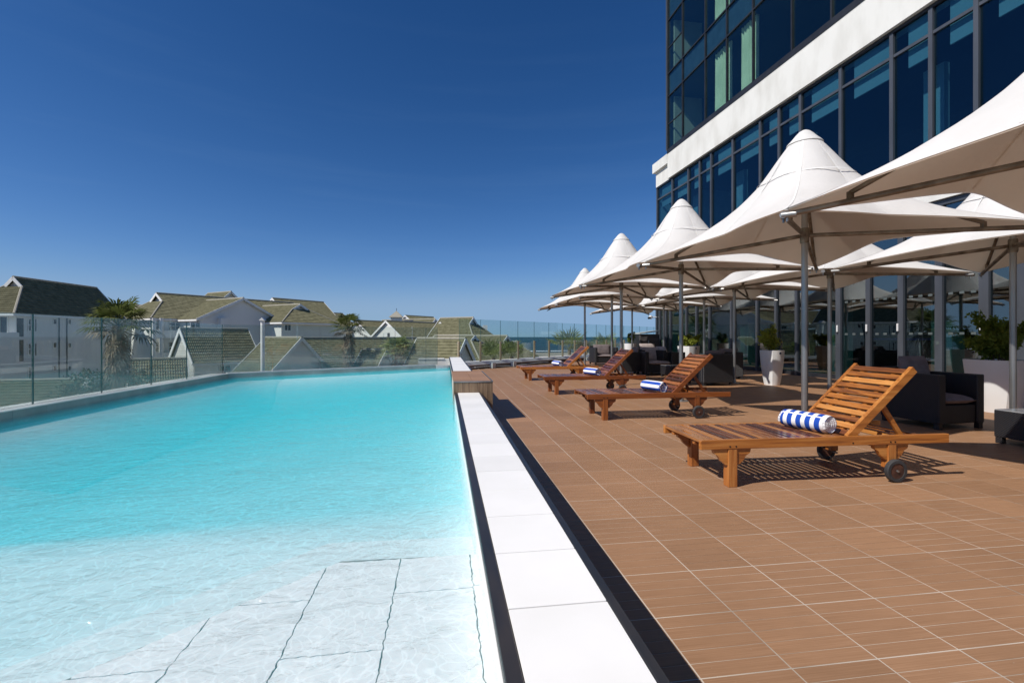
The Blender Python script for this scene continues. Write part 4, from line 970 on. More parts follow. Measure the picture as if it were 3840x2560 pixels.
# long near roof with grey gable
h4 = thing('gabled_house', 'long tile-roofed house with plain grey front gable below the lettering on the glass', 'house', tuple(U(1130, 1330, 46).to_2d()) + (GZ,))
g4 = U(1127, 1270, 45); i4 = GB(h4, g4, g4 + d2 * 5.2, 6.6, g4.z - 3.2, over=.35, verge=.2)
m4 = U(1135, 1273, 48); m4.z = g4.z - .06; e4 = U(1678, 1276, 71); e4.z = m4.z
GB(h4, m4, e4, 10.5, m4.z - 4.6, g0=False, over=.3, verge=.1)
b = MB(); P4 = i4['P0']; a, c = hit(1060, 1338, P4, -i4['d']), hit(1200, 1338, P4, -i4['d']); b.beam(a - i4['d']*.03, c - i4['d']*.03, .05, .10); b.build('string_course', M['housewall'], h4)
s4 = U(1445, 1316, 46); GB(h4, s4, s4 + d2 * 3, 3.6, s4.z - 2.6, over=.2, verge=.15)
# far group
def house(name, label, S, dirv, Ln, width, drop, **k):
    o = thing(name, label, 'house', (S.x, S.y, GZ)); return o, GB(o, S, S + dirv * Ln, width, S.z - drop, **k)
h5, i5 = house('gabled_house', 'white house with bright front gable and tall shutter behind the middle palm', U(1451, 1205, 80), d1, 13, 8.0, 3.1, over=.4)
pwin(h5, i5['P0'], -i5['d'], 1439, 1248, 1453, 1272, 0, 0, .06, M['housetrim'], 'shutter'); pwin(h5, i5['P0'], -i5['d'], 1453.5, 1248, 1462, 1272, 0, 0, .0, M['alu'], 'shutter')
pwin(h5, i5['P0'], -i5['d'], 1484, 1263, 1495, 1274, 0, 0)
h5b, _ = house('gabled_house', 'white house with plain tile roof right of the tallest palm', U(1340, 1203, 95), d1, 15, 10, 4.0)
h5c, i5c = house('gabled_house', 'big tile-roofed house with roof windows and a pointed lantern turret', U(1629, 1198, 98), d2, 14.5, 10.5, 4.2, hip0=(.55, 2.5), over=.4)
cq = U(1487, 1200, 90)
tw = MB(); tw.box(cq.x - 1.0, cq.x + 1.0, cq.y - 1.0, cq.y + 1.0, 1.5, H + (HY - 1191) / F * 90); tw.build('turret', M['housetrim'], h5c)
tz = H + (HY - 1190) / F * 90; pz = H + (HY - 1165) / F * 90
tw = MB(); tw.add([(cq.x - 1.35, cq.y - 1.35, tz), (cq.x + 1.35, cq.y - 1.35, tz), (cq.x + 1.35, cq.y + 1.35, tz), (cq.x - 1.35, cq.y + 1.35, tz), (cq.x, cq.y, pz)], [(0,1,4),(1,2,4),(2,3,4),(3,0,4),(3,2,1,0)]); tw.build('turret_roof', M['ridge'], h5c)
tw = MB(); tw.tube((cq.x, cq.y, pz - .1), (cq.x, cq.y, pz + .5), .05, n=6); tw.build('finial', M['alu'], h5c)
up5 = None
for px in (1492, 1525, 1543):
    a = U(px, 1206, 96.5); c = U(px - 6, 1210, 95.6)
    k = MB(); k.beam(a + Vector((0,0,.3)), c + Vector((0,0,.1)), .9, .12); k.build('roof_window', M['skylight'], h5c)
h5d, _ = house('gabled_house', 'distant tile roof with white end gable above the lantern turret house', U(1522, 1184, 120), d1, 11, 9, 3.2)
h6r, i6r = house('gabled_house', 'small white gabled house with two wide dark windows', U(1655, 1211, 72), d1, 8, 6.4, 3.1, over=.35)
pwin(h6r, i6r['P0'], -i6r['d'], 1630, 1266, 1658, 1272, 0, 0, .0); pwin(h6r, i6r['P0'], -i6r['d'], 1664, 1266, 1682, 1272, 0, 0, .0)
h6, i6 = house('gabled_house', 'tile-roofed house with half-hipped end and white chimney against the sea', U(1769, 1193, 70), d2, 5.6, 7.4, 3.4, hip0=(.70, 2.6), over=.35)
a = U(1819, 1255, 73); b = MB(); b.box(a.x - .35, a.x + .35, a.y - .35, a.y + .35, 0, H + (HY - 1219) / F * 73); b.build('chimney', M['housetrim'], h6)
h7, i7 = house('gabled_house', 'small grey gable with white edge boards behind the last post of the pool end', U(1736, 1274, 42), d2, 5, 4.3, 2.9, over=.25)
h7b, _ = house('gabled_house', 'low tile-roofed house with hip between the small gable and the fan palms', U(1772, 1262, 52), d2, 5, 7.5, 2.6, hip0=(.80, 3.2), over=.3)
h7c, _ = house('gabled_house', 'low tile-roofed house with half-hipped end beside the sea and white chimney stub', U(1895, 1262.5, 58), d2, 4.6, 7.0, 2.4, hip0=(.72, 2.2), over=.3)
a = U(1930, 1290, 60); b = MB(); b.box(a.x - .3, a.x + .3, a.y - .3, a.y + .3, -3.5, H + (HY - 1277) / F * 60); b.build('chimney', M['housetrim'], h7c)
# white pole
pq = U(985, 1300, 33)
col = thing('white_post', 'tall white round post with small grey cap between the two near tile roofs', 'post', (pq.x, pq.y, GZ))
zt = H + (HY - 1202) / F * 33
b = MB(); b.lathe((pq.x, pq.y, GZ), [(.135, 0), (.135, zt - GZ)], 16); b.build('shaft', M['housetrim'], col, smooth=True)
b = MB(); b.prism([(pq.x - .2, pq.y - .2, zt + .002), (pq.x + .2, pq.y - .2, zt + .002), (pq.x, pq.y - .2, zt + .22)], (0, .4, 0)); b.build('cap', M['housewall'], col)

# ------------------------------------------------------------------ palms and shrubs
def fan(mbx, c, out, upv, size, nleaf, rr, droop=.25, width=.05):
    """fan leaf: centre c, pointing along out"""
    out = out.normalized(); side = out.cross(upv)
    if side.length < .01: side = out.orthogonal()
    side.normalize(); nrm = side.cross(out).normalized()
    for i in range(nleaf):
        a = (i / (nleaf - 1) - .5) * 2 * R(105) + rr.uniform(-.06, .06)
        dv = (out * math.cos(a) + side * math.sin(a)).normalized(); Ls = size * (.75 + .25 * math.cos(a)) * rr.uniform(.85, 1.05)
        mid = c + dv * Ls * .6 + nrm * Ls * .03 * rr.uniform(-1, 1); tip = c + dv * Ls + Vector((0, 0, -droop * Ls * rr.uniform(.5, 1.3)))
        w_ = width * size; sv = dv.cross(nrm).normalized() * w_
        mbx.add([c, mid + sv + nrm * w_ * .3, tip, mid - sv + nrm * w_ * .3], [(0,1,2,3)])
def palm(name, label, base, zc, rad, seed, nf=34, skirt=1.0, light=False, trunk_r=.28, group=None, lo=-.35, wid=.05, dr=.30, lf=.54):
    rr = random.Random(seed)
    o = thing(name, label, 'palm', tuple(base), 0, group)
    c = Vector((base[0], base[1], zc))
    if zc - base[2] > .6:
        b = MB(); n = 7; pts = [(trunk_r * (1.25 - .3 * i / n) * (1 + .08 * (i % 2)), (zc - base[2]) * i / n) for i in range(n + 1)]; b.lathe(base, pts, 10); b.build('trunk', M['frond_dead'], o)
    b = MB(); b2 = MB()
    for i in range(nf):
        az = i * 2.39996 + rr.uniform(-.2, .2); el = lo + (1.35 - lo) * ((i + .5) / nf) ** .9
        dv = Vector((math.cos(az) * math.cos(el), math.sin(az) * math.cos(el), math.sin(el)))
        pl_ = rad * rr.uniform(.40, .72); tip = c + dv * pl_ + Vector((0, 0, -.10 * pl_))
        (b if el > -.05 else b2).tube(c, tip, rad * .014, n=4, cap=False)
        fan(b if el > -.12 else b2, tip, dv + Vector((0, 0, -.18)), Vector((0, 0, 1)), rad * lf * rr.uniform(.9, 1.1), 20, rr, droop=dr, width=wid)
    b.build('crown', M['frond_light' if light else 'frond'], o, fix=False)
    if skirt:
        for i in range(26):
            az = i * 2.39996; dv = Vector((math.cos(az) * .6, math.sin(az) * .6, -1)).normalized(); st_ = c - Vector((0, 0, rad * .12 + skirt * rad * .9 * (i / 26)))
            b2.tube(st_, st_ + dv * rad * .3, rad * .016, n=4, cap=False)
            fan(b2, st_ + dv * rad * .3, dv, Vector((math.cos(az), math.sin(az), .2)), rad * .42, 13, rr, droop=.3)
    if b2.f: b2.build('dead_fronds', M['frond_dead'], o, fix=False)
    return o
q = U(443, 1222, 28); palm('fan_palm', 'large wind-blown fan palm with brown skirt before the linking wing', (q.x, q.y, GZ), q.z, 2.05, 1, nf=24, skirt=1.25)
q = U(1308, 1232, 46); palm('fan_palm', 'tall fan palm with shaggy brown skirt before the long tile roof', (q.x, q.y, GZ), q.z, 1.85, 2, nf=26, skirt=1.8)
q = U(1492, 1318, 44); palm('fan_palm', 'shorter green fan palm before the long tile roof with crown below its ridge', (q.x, q.y, GZ), q.z, 1.75, 3, nf=38, skirt=.3, light=True)
for i, (px, py, D, rad, lb) in enumerate(((1850, 1322, 21.5, .85, 'low pale fan palm behind the balustrade next to the pool end'), (1918, 1318, 22.5, .85, 'low fan palm with one long raised leaf behind the balustrade before the sea'), (2135, 1296, 25.5, 1.15, 'spiky fan palm behind the balustrade beyond the farthest lounger'), (2196, 1312, 25, .75, 'small dark fan palm beside the pole of the farthest parasol'), (2272, 1296, 29, 1.0, 'dry pale fan palm behind the balustrade and the far armchair'))):
    q = U(px, py, D); palm('low_fan_palm', lb, (q.x, q.y, min(q.z - .5, -.3) - 1.2), q.z - .25, rad, 20 + i, nf=11, skirt=0, light=(i != 3), trunk_r=.10, lo=.45, wid=.036, dr=.10, lf=.8)
def leafcloud(mbx, c, rx, ry, rz, n, size, rr, shell=.5):
    for i in range(n):
        while True:
            v = Vector((rr.uniform(-1,1), rr.uniform(-1,1), rr.uniform(-1,1)))
            if shell * .6 < v.length < 1: break
        k = noise.noise(v * 1.8 + Vector(c)) 
        v = v * (.80 + .45 * k)
        p = Vector((c[0] + v.x*rx, c[1] + v.y*ry, c[2] + v.z*rz))
        a = Vector((rr.uniform(-1,1), rr.uniform(-1,1), rr.uniform(-.6,1))).normalized(); b = a.orthogonal().normalized(); cc_ = a.cross(b); t = rr.uniform(0, 6.28)
        u = (b * math.cos(t) + cc_ * math.sin(t)) * size * rr.uniform(.6, 1.2); w_ = a.cross(u) * .5
        mbx.add([p - u*.5, p + w_*.5, p + u*.5, p - w_*.5], [(0,1,2,3)])
rr = random.Random(5)
q = U(370, 1420, 31); bu = thing('garden_tree', 'dark leafy garden tree at the foot of the large fan palm', 'tree', (q.x, q.y, GZ))
b = MB(); leafcloud(b, (q.x, q.y, q.z - 1.2), 2.6, 2.2, 2.1, 5200, .20, rr, .5); leafcloud(b, (q.x + 1.9, q.y + .6, q.z - 1.0), 1.5, 1.5, 2.0, 2400, .20, rr, .5); b.build('crown', M['bush'], bu, fix=False)
b = MB(); b.tube((q.x, q.y, GZ), (q.x, q.y, q.z - 1), .2, .1, 8)
for i in range(7): b.tube((q.x, q.y, q.z - 3), (q.x + rr.uniform(-2,2), q.y + rr.uniform(-1.5,1.5), q.z - rr.uniform(-.3,1.4)), .08, .02, 6)
b.build('trunk', M['stem'], bu)

# ------------------------------------------------------------------ parasols
UN = 1.217                                   # metres per unit of the measured parasol plan
HUBZ, CORZ, SIDE = 2.37, 2.235, 2.80
PROF = [(0.0,3.57),(.10,3.545),(.165,3.465),(.25,3.35),(.306,3.27),(.36,3.19),(.49,3.01),(.60,2.90),(.71,2.80),(.88,2.68),(1.05,2.585),(1.2,2.505),(1.38,2.43),(1.6,2.35),(1.8,2.285),(1.98,2.232),(2.1,2.2)]
def prof(r):
    for (a, za), (b, zb) in zip(PROF[:-1], PROF[1:]):
        if r <= b: return za + (zb - za) * (r - a) / (b - a)
    return PROF[-1][1]
def edge_r(t):                                # scalloped square outline
    a = (t + math.pi/4) % (math.pi/2) - math.pi/4          # 0 at the middle of a side
    base = (SIDE/2) / math.cos(a); s = abs(a) / (math.pi/4)
    return base - .35 * (1 - s ** 1.6)
def make_parasol():
    o = thing('parasol', 'x', 'parasol', (0, 0, 0))
    NA, NR = 96, 22
    def skin(off, rin):
        v = []; f = []
        for j in range(NR + 1):
            for i in range(NA):
                t = 2 * math.pi * i / NA; er = edge_r(t); u = j / NR; r = rin + (er - rin) * u ** 1.25
                sd0 = abs((t + math.pi/4) % (math.pi/2) - math.pi/4) / (math.pi/4); ze = CORZ + .11 * (1 - sd0 ** 1.8)
                z = prof(r) - (prof(er) - ze) * (r / er) ** 2.2 - off
                # slight ribs where the fabric is pulled to the corners, sag between
                z -= .02 * math.sin(math.pi * u) * (1 - abs(math.sin(2*t)) ** .5) * (1 if u > .3 else 0)
                v.append((r * math.cos(t), r * math.sin(t), z))
        for j in range(NR):
            for i in range(NA): f.append((j*NA+i, (j+1)*NA+i, (j+1)*NA+(i+1) % NA, j*NA+(i+1) % NA))
        return v, f
    v, f = skin(0, .12); b = MB(); b.add(v, f); can = b.build('canopy', M['canopy'], o, smooth='all', fix=False)
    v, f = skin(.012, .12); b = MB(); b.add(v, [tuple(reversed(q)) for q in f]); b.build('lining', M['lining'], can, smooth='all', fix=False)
    b = MB()
    for t in [math.pi/4 + k * math.pi/2 for k in range(4)] + [k * math.pi/2 for k in range(4)]:      # sewn seams
        rs = [.14 + (edge_r(t) - .16) * i / 14 for i in range(15)]
        sd0 = abs((t + math.pi/4) % (math.pi/2) - math.pi/4) / (math.pi/4); ze = CORZ + .11 * (1 - sd0 ** 1.8); er = edge_r(t)
        pts = [Vector((r * math.cos(t), r * math.sin(t), prof(r) - (prof(er) - ze) * (r / er) ** 2.2 + .003 - .02 * math.sin(math.pi * ((max(r - .12, 0)) / (er - .12)) ** .8) * (1 - abs(math.sin(2*t)) ** .5) * (1 if r > .57 else 0))) for r in rs]; sd_ = Vector((-math.sin(t), math.cos(t), 0)) * .008
        for p, q in zip(pts[:-1], pts[1:]): b.add([p - sd_, q - sd_, q + sd_, p + sd_], [(0,1,2,3)])
    for r0 in (.50,):
        for i in range(48):
            t0, t1 = 2*math.pi*i/48, 2*math.pi*(i+1)/48
            b.add([(r0*math.cos(t0), r0*math.sin(t0), prof(r0)+.004), (r0*math.cos(t1), r0*math.sin(t1), prof(r0)+.004), ((r0+.012)*math.cos(t1), (r0+.012)*math.sin(t1), prof(r0+.012)+.004), ((r0+.012)*math.cos(t0), (r0+.012)*math.sin(t0), prof(r0+.012)+.004)], [(0,1,2,3)])
    b.build('seams', M['seam'], can, fix=False)
    b = MB(); b.lathe((0,0,0), [(.192,3.448),(.186,3.46),(.135,3.515),(.095,3.565),(.06,3.60),(.03,3.618),(.008,3.624)], 28); b.build('top_cap', M['canopy'], o, smooth=True)
    b = MB(); b.lathe((0,0,0), [(.036,.012),(.036,HUBZ+.05),(.034,HUBZ+.05),(.034,3.3)], 16); b.build('pole', M['steel'], o, smooth=True)
    b = MB(); b.lathe((0,0,0), [(.13,0),(.13,.012),(.045,.013),(.045,.08)], 16); b.build('base_plate', M['steel'], o, smooth=True)
    b = MB(); b.lathe((0,0,0), [(.045,HUBZ-.10),(.05,HUBZ-.08),(.05,HUBZ+.06),(.045,HUBZ+.08)], 14); b.build('hub', M['steel_tan'], o, smooth=True)
    cr = SIDE / 2 * math.sqrt(2)
    for k in range(4):
        t = math.pi/4 + k*math.pi/2; dv = Vector((math.cos(t), math.sin(t), 0))
        tip = dv * (cr + .005) + Vector((0, 0, CORZ - .045)); st_ = dv * .05 + Vector((0, 0, HUBZ - .01))
        b = MB(); b.tube(st_, tip, .024, n=10); a_ = b.build('arm', M['steel_tan'], o, smooth=True)
        b = MB(); b.tube(tip - dv * .10, tip + dv * .012, .028, n=10); b.tube(tip - dv*.03, tip - dv*.03 + Vector((0,0,-.06)), .010, n=6); b.build('tip_sleeve', M['steel'], a_, smooth=True)
        br = st_ + (tip - st_) * .76
        b = MB(); b.box(-.018, .018, -.018, .018, -.01, .055); b.v = [tuple(Vector(v) + br + Vector((0,0,.02))) for v in b.v]; b.build('bracket', M['steel_tan'], a_)
        b = MB(); top = dv * .04 + Vector((0, 0, 3.05)); b.tube(br + Vector((0,0,.065)), top, .021, n=8); b.build('strut', M['steel_tan'], o, smooth=True)
    return o
par = make_parasol()
row1 = [(3.505,1.80,'white peaked parasol with the largest visible lining, its pole beyond the low rattan table'),
        (3.505,4.107,'white peaked parasol whose pole stands behind the lounger with the ring-striped towel'),
        (3.452,6.42,'white peaked parasol whose pole stands behind the second lounger, before the bright green shrub'),
        (3.43,8.71,'white peaked parasol whose pole stands behind the third lounger, second from the end kerb'),
        (4.07,10.95,'white peaked parasol with hidden peak between the third lounger and the far armchair'),
        (4.09,13.25,'white peaked parasol whose pole stands behind the lounger by the end kerb')]
row2 = [(6.06,1.95,'white peaked parasol on the hotel side, next to the one over the big white planter'),
        (6.149,4.236,'white peaked parasol whose pole stands before the big white planter with tall shrub'),
        (6.025,6.545,'white peaked parasol whose pole stands before the grey glazed doors'),
        (5.873,8.76,'white peaked parasol whose pole stands at the rattan armchair seen from behind'),
        (6.54,11.0,'white peaked parasol whose pole stands right of the planter with dense bright shrub'),
        (6.586,13.3,'white peaked parasol whose pole stands before the dark end of the glass facade'),
        (6.50,15.5,'white peaked parasol whose pole stands by the round bowl planter')]
first = True
for grp, rows_ in (('parasols in the row beside the loungers', row1), ('parasols in the row along the hotel glass', row2)):
    for (ux, uy, lb) in rows_:
        o = par if first else copy_tree(par); first = False
        o.location = (ux * UN, uy * UN, 0); tag(o, lb, 'parasol', grp)
        o.rotation_euler = (0, 0, R(rnd.uniform(-1.2, 1.2)))

# ------------------------------------------------------------------ loungers
LLEN, LW2, RT, RB = 2.13, .325, .365, .293      # length, half width, rail top and bottom
HX = 1.25                                       # hinge
def scroll(mbx, x, y0, y1, sg):                 # curved corner bracket below the rail
    pts = [(0, RB - .001), (.115*sg, RB - .001), (.108*sg, RB - .035), (.075*sg, RB - .055), (.055*sg, RB - .09), (.02*sg, RB - .12), (0, RB - .125)]
    mbx.prism([(x + p, y0, z) for p, z in pts], (0, y1 - y0, 0))
slat_me = None
def make_lounger():
    o = thing('sun_lounger', 'x', 'sun lounger', (0, 0, 0))
    for sg in (-1, 1):
        y0, y1 = (LW2 - .034, LW2) if sg > 0 else (-LW2, -LW2 + .034)
        b = MB(); b.bevbox(0, LLEN, y0, y1, RB, RT, .004); rail = b.build('side_rail', M['wood_x'], o)
        for bx in (.235, .285, HX + .02, 1.60, 1.64):
            k = MB(); yy = y0 if sg < 0 else y1; k.tube((bx, yy + .002*(-sg), RB + .02), (bx, yy + .002*sg, RB + .02), .0065, n=8); k.build('bolt', M['bolt'], rail)
    b = MB()                                       # head board with hand hole
    fy = LW2 - .0345; x0, x1 = .004, .10; z0, z1 = RT - .021, RT - .001
    b.box(x0, x0 + .03, -fy, fy, z0, z1); b.box(x1 - .03, x1, -fy, fy, z0, z1); b.box(x0 + .0301, x1 - .0301, -fy, -.075, z0, z1); b.box(x0 + .0301, x1 - .0301, .075, fy, z0, z1)
    b.build('hand_board', M['wood_seat'], o)
    n = 19; p = (HX - .115) / n
    me = None
    for i in range(n):
        xa = .108 + i * p
        if me is None:
            k = MB(); k.bevbox(0, p - .022, -fy, fy, RT - .0145, RT - .0005, .003); s_ = k.build('seat_slat', M['wood_seat'], o); me = s_.data
        else: s_ = put('seat_slat', me, o)
        s_.location = (xa, 0, rnd.uniform(-.0008, .0008))
    for yy in (-.18, .18):
        b = MB(); b.box(.02, HX, yy - .02, yy + .02, RT - .058, RT - .0215); b.build('seat_bearer', M['wood_x'], o)
    # legs
    for lx, wheel in ((.262, False), (1.62, True)):
        for sg in (-1, 1):
            yc = sg * (LW2 - .045)
            b = MB(); zb = .10 if wheel else 0.0; b.bevbox(lx - .037, lx + .037, yc - .028, yc + .043 if sg > 0 else yc + .028, zb, RB - .0005, .004) if False else b.bevbox(lx - .037, lx + .037, min(yc - .03*sg, yc + .042*sg), max(yc - .03*sg, yc + .042*sg), zb, RB - .0005, .004)
            leg = b.build('leg', M['wood_z'], o)
            b = MB(); yb0, yb1 = min(yc - .005*sg, yc + .032*sg), max(yc - .005*sg, yc + .032*sg)
            scroll(b, lx + .0375, yb0, yb1, 1); b.build('scroll_bracket', M['wood_x'], leg); b = MB(); scroll(b, lx - .0375, yb0, yb1, -1); b.build('scroll_bracket', M['wood_x'], leg)
            if wheel:
                wy = sg * (LW2 + .024); r = .09
                wo_ = None
                b = MB(); N_ = 28
                ring = [(r - .028, -.019), (r - .006, -.019), (r, -.012), (r, .012), (r - .006, .019), (r - .028, .019)]
                v = []; f = []
                for i in range(N_):
                    t = 2*math.pi*i/N_
                    for rr_, yy in ring: v.append((lx + .0 + rr_*math.cos(t), wy + yy, r + rr_*math.sin(t)))
                m_ = len(ring)
                for i in range(N_):
                    for j in range(m_): f.append((i*m_+j, ((i+1) % N_)*m_+j, ((i+1) % N_)*m_+(j+1) % m_, i*m_+(j+1) % m_))
                b.add(v, f); wh = b.build('wheel', M['rubber'], o, smooth=True)
                b = MB(); b.tube((lx, wy - .013, r), (lx, wy + .013, r), r - .0285, n=28); b.build('wheel_disc', M['hub'], wh)
                b = MB(); b.tube((lx, sg*(LW2 - .1), r), (lx, wy + sg*.024, r), .009, n=10); b.build('axle_end', M['steel'], wh)
        b = MB(); b.box(lx - .018, lx + .018, -LW2 + .076, LW2 - .076, RB - .055, RB + .005); b.build('cross_bar', M['wood_y'], o)
    # backrest
    ang = R(43); BL = .80; bw = LW2 - .042
    hz = RT - .004; dx, dz = math.cos(ang), math.sin(ang); nx, nz_ = -dz, dx
    def bp(s, h): return (HX + .01 + dx*s + nx*h, hz + dz*s + nz_*h)
    for sg in (-1, 1):
        pa = [bp(0, 0), bp(BL, 0), bp(BL, -.058), bp(.05, -.058)]
        y0, y1 = (bw - .034, bw) if sg > 0 else (-bw, -bw + .034)
        b = MB(); b.prism([(x, y0, z) for x, z in pa], (0, y1 - y0, 0)); b.build('back_rail', M['wood_x'], o)
    n = 11; p = (BL - .012) / n; me = None
    for i in range(n):
        s0, s1 = .006 + i*p, .006 + i*p + p - .021
        if me is None:
            k = MB(); k.bevbox(0, p - .021, -bw + .035, bw - .035, -.020, -.001, .003); s_ = k.build('back_slat', M['wood_y'], o); me = s_.data
        else: s_ = put('back_slat', me, o)
        xx, zz = bp(s0, 0); s_.location = (xx, 0, zz); s_.rotation_euler = (0, -ang, 0)
    for yy in (-.15, .15):
        pa = [bp(.03, -.021), bp(BL - .03, -.021), bp(BL - .03, -.045), bp(.03, -.045)]
        b = MB(); b.prism([(x, yy - .02, z) for x, z in pa], (0, .04, 0)); b.build('back_bearer', M['wood_x'], o)
    for sg in (-1, 1):
        xa, za = bp(.42, -.06); b = MB(); b.beam((xa, sg*(bw - .06), za + .01), (HX + .56, sg*(bw - .06), RB + .02), .024, .036); b.build('prop', M['wood_x'], o)
    for xx in (HX + .53, HX + .62, HX + .72):
        b = MB(); b.box(xx, xx + .035, -LW2 + .0345, LW2 - .0345, RB, RB + .045); b.build('prop_rest', M['wood_y'], o)
    return o
lg = make_lounger()
LNG = [((1.93, 3.60), -1.6, 'varnished wooden lounger whose towel has blue rings around it'),
       ((1.93, 6.46), 0.0, 'varnished wooden lounger next to the one whose towel has blue rings around it'),
       ((1.94, 9.31), .5, 'varnished wooden lounger second from the low white kerb of the end balustrade'),
       ((1.96, 12.32), 0.8, 'varnished wooden lounger standing next to the low white kerb of the end balustrade')]
for i, ((x, y), rz, lb) in enumerate(LNG):
    o = lg if i == 0 else copy_tree(lg)
    o.location = (x, y, 0); o.rotation_euler = (0, 0, R(rz)); tag(o, lb, 'sun lounger', 'wooden loungers in a row on the deck')
    if i:
        swap = {'teak_across': 'wood_red_y', 'teak_seat': 'wood_red_y', 'teak_along': 'wood_red_x' if i < 3 else 'wood_x', 'teak_upright': 'wood_red_z'}
        def redden(ob):
            for sl in ob.material_slots:
                if sl.material and sl.material.name in swap:
                    nm_ = sl.material.name; sl.link = 'OBJECT'; sl.material = M[swap[nm_]]
            for ch in ob.children: redden(ch)
        redden(o)

# rolled towels
def towel(label, loc, rz, matl, ln=.40, r=.078, seed=0, white_end=True):
    rr_ = random.Random(seed)
    o = thing('rolled_towel', label, 'towel', loc, rz, 'rolled towels on the loungers')
    N_, J = 40, 14; v = []; f = []; uv = []
    for j in range(J + 1):
        t = j / J; x = -ln/2 + ln * t; e_ = 1 - .10 * max(0, abs(2*t - 1) - .8) / .2
        for i in range(N_):
            a = 2*math.pi*i/N_; rr2 = r * e_ * (1 + .035*noise.noise(Vector((x*9, math.cos(a)*1.5, math.sin(a)*1.5 + seed))))
            flat = .90 if math.sin(a) < 0 else 1
            v.append((x, rr2 * 1.07 * math.cos(a), r*.93 + rr2 * math.sin(a) * flat))
    me = bpy.data.meshes.new('roll')
    f = [(j*N_+i, j*N_+(i+1) % N_, (j+1)*N_+(i+1) % N_, (j+1)*N_+i) for j in range(J) for i in range(N_)]
    me.from_pydata(v, [], [tuple(reversed(q)) for q in f]); me.materials.append(matl)
    ul = me.uv_layers.new(name='UVMap')
    for pI, (j, i) in enumerate([(j, i) for j in range(J) for i in range(N_)]):
        c = {j*N_+i: (j/J, i/N_), j*N_+(i+1) % N_: (j/J, (i+1)/N_), (j+1)*N_+(i+1) % N_: ((j+1)/J, (i+1)/N_), (j+1)*N_+i: ((j+1)/J, i/N_)}
        for li in me.polygons[pI].loop_indices: ul.data[li].uv = c[me.loops[li].vertex_index]
    me.polygons.foreach_set('use_smooth', [True]*len(me.polygons)); put('roll', me, o)
    for sg in (-1, 1):                            # spiral ends
        b = MB(); pts = []; turns = 3.4; K_ = 70
        for i in range(K_):
            t = i / (K_ - 1); a = turns*2*math.pi*t + seed; rad = r*(.10 + .84*t)*.96; pts.append((sg*(ln/2 - .012 + .010*math.sin(a*2+seed)*t), rad*1.05*math.cos(a), r*.93 + rad*math.sin(a)*.95))
        for p_, q_ in zip(pts[:-1], pts[1:]): b.tube(p_, q_, .0125, n=6, cap=False)
        b.mi = 0
        if not white_end:
            b.m = [ (1 if ((i // 6) // 4) % 2 else 0) for i in range(len(b.f))]
            b.build('spiral_end', [M['towel_white'], M['towel_blue']], o, smooth='all', local=True)
        else: b.build('spiral_end', [M['towel_white'], M['towel_blue']], o, smooth='all', local=True)
    return o
M['towel_white'] = mat('towel_white', (0.72,0.70,0.71), (0.80,0.79,0.79), rough=1, scale=(40,40,40), bump=.4, bscale=3)
M['towel_blue'] = mat('towel_blue', (0.02,0.07,0.36), (0.03,0.09,0.42), rough=1, scale=(40,40,40), bump=.4, bscale=3)
towel('rolled towel with blue rings around it and a white spiral end', (3.035, 3.535, RT), R(-76), M['towel_ring'], seed=1)
for i, (x, y, a, lb) in enumerate(((3.0, 6.37, -74, 'rolled towel with lengthwise blue stripes on the lounger next to the ring-striped one'), (3.0, 9.22, -70, 'rolled towel with lengthwise blue stripes on the second lounger from the end kerb'), (3.02, 12.24, -75, 'rolled towel with lengthwise blue stripes on the lounger by the end kerb'))):
    towel(lb, (x, y, RT), R(a), M['towel_long'], seed=3 + i, white_end=False)

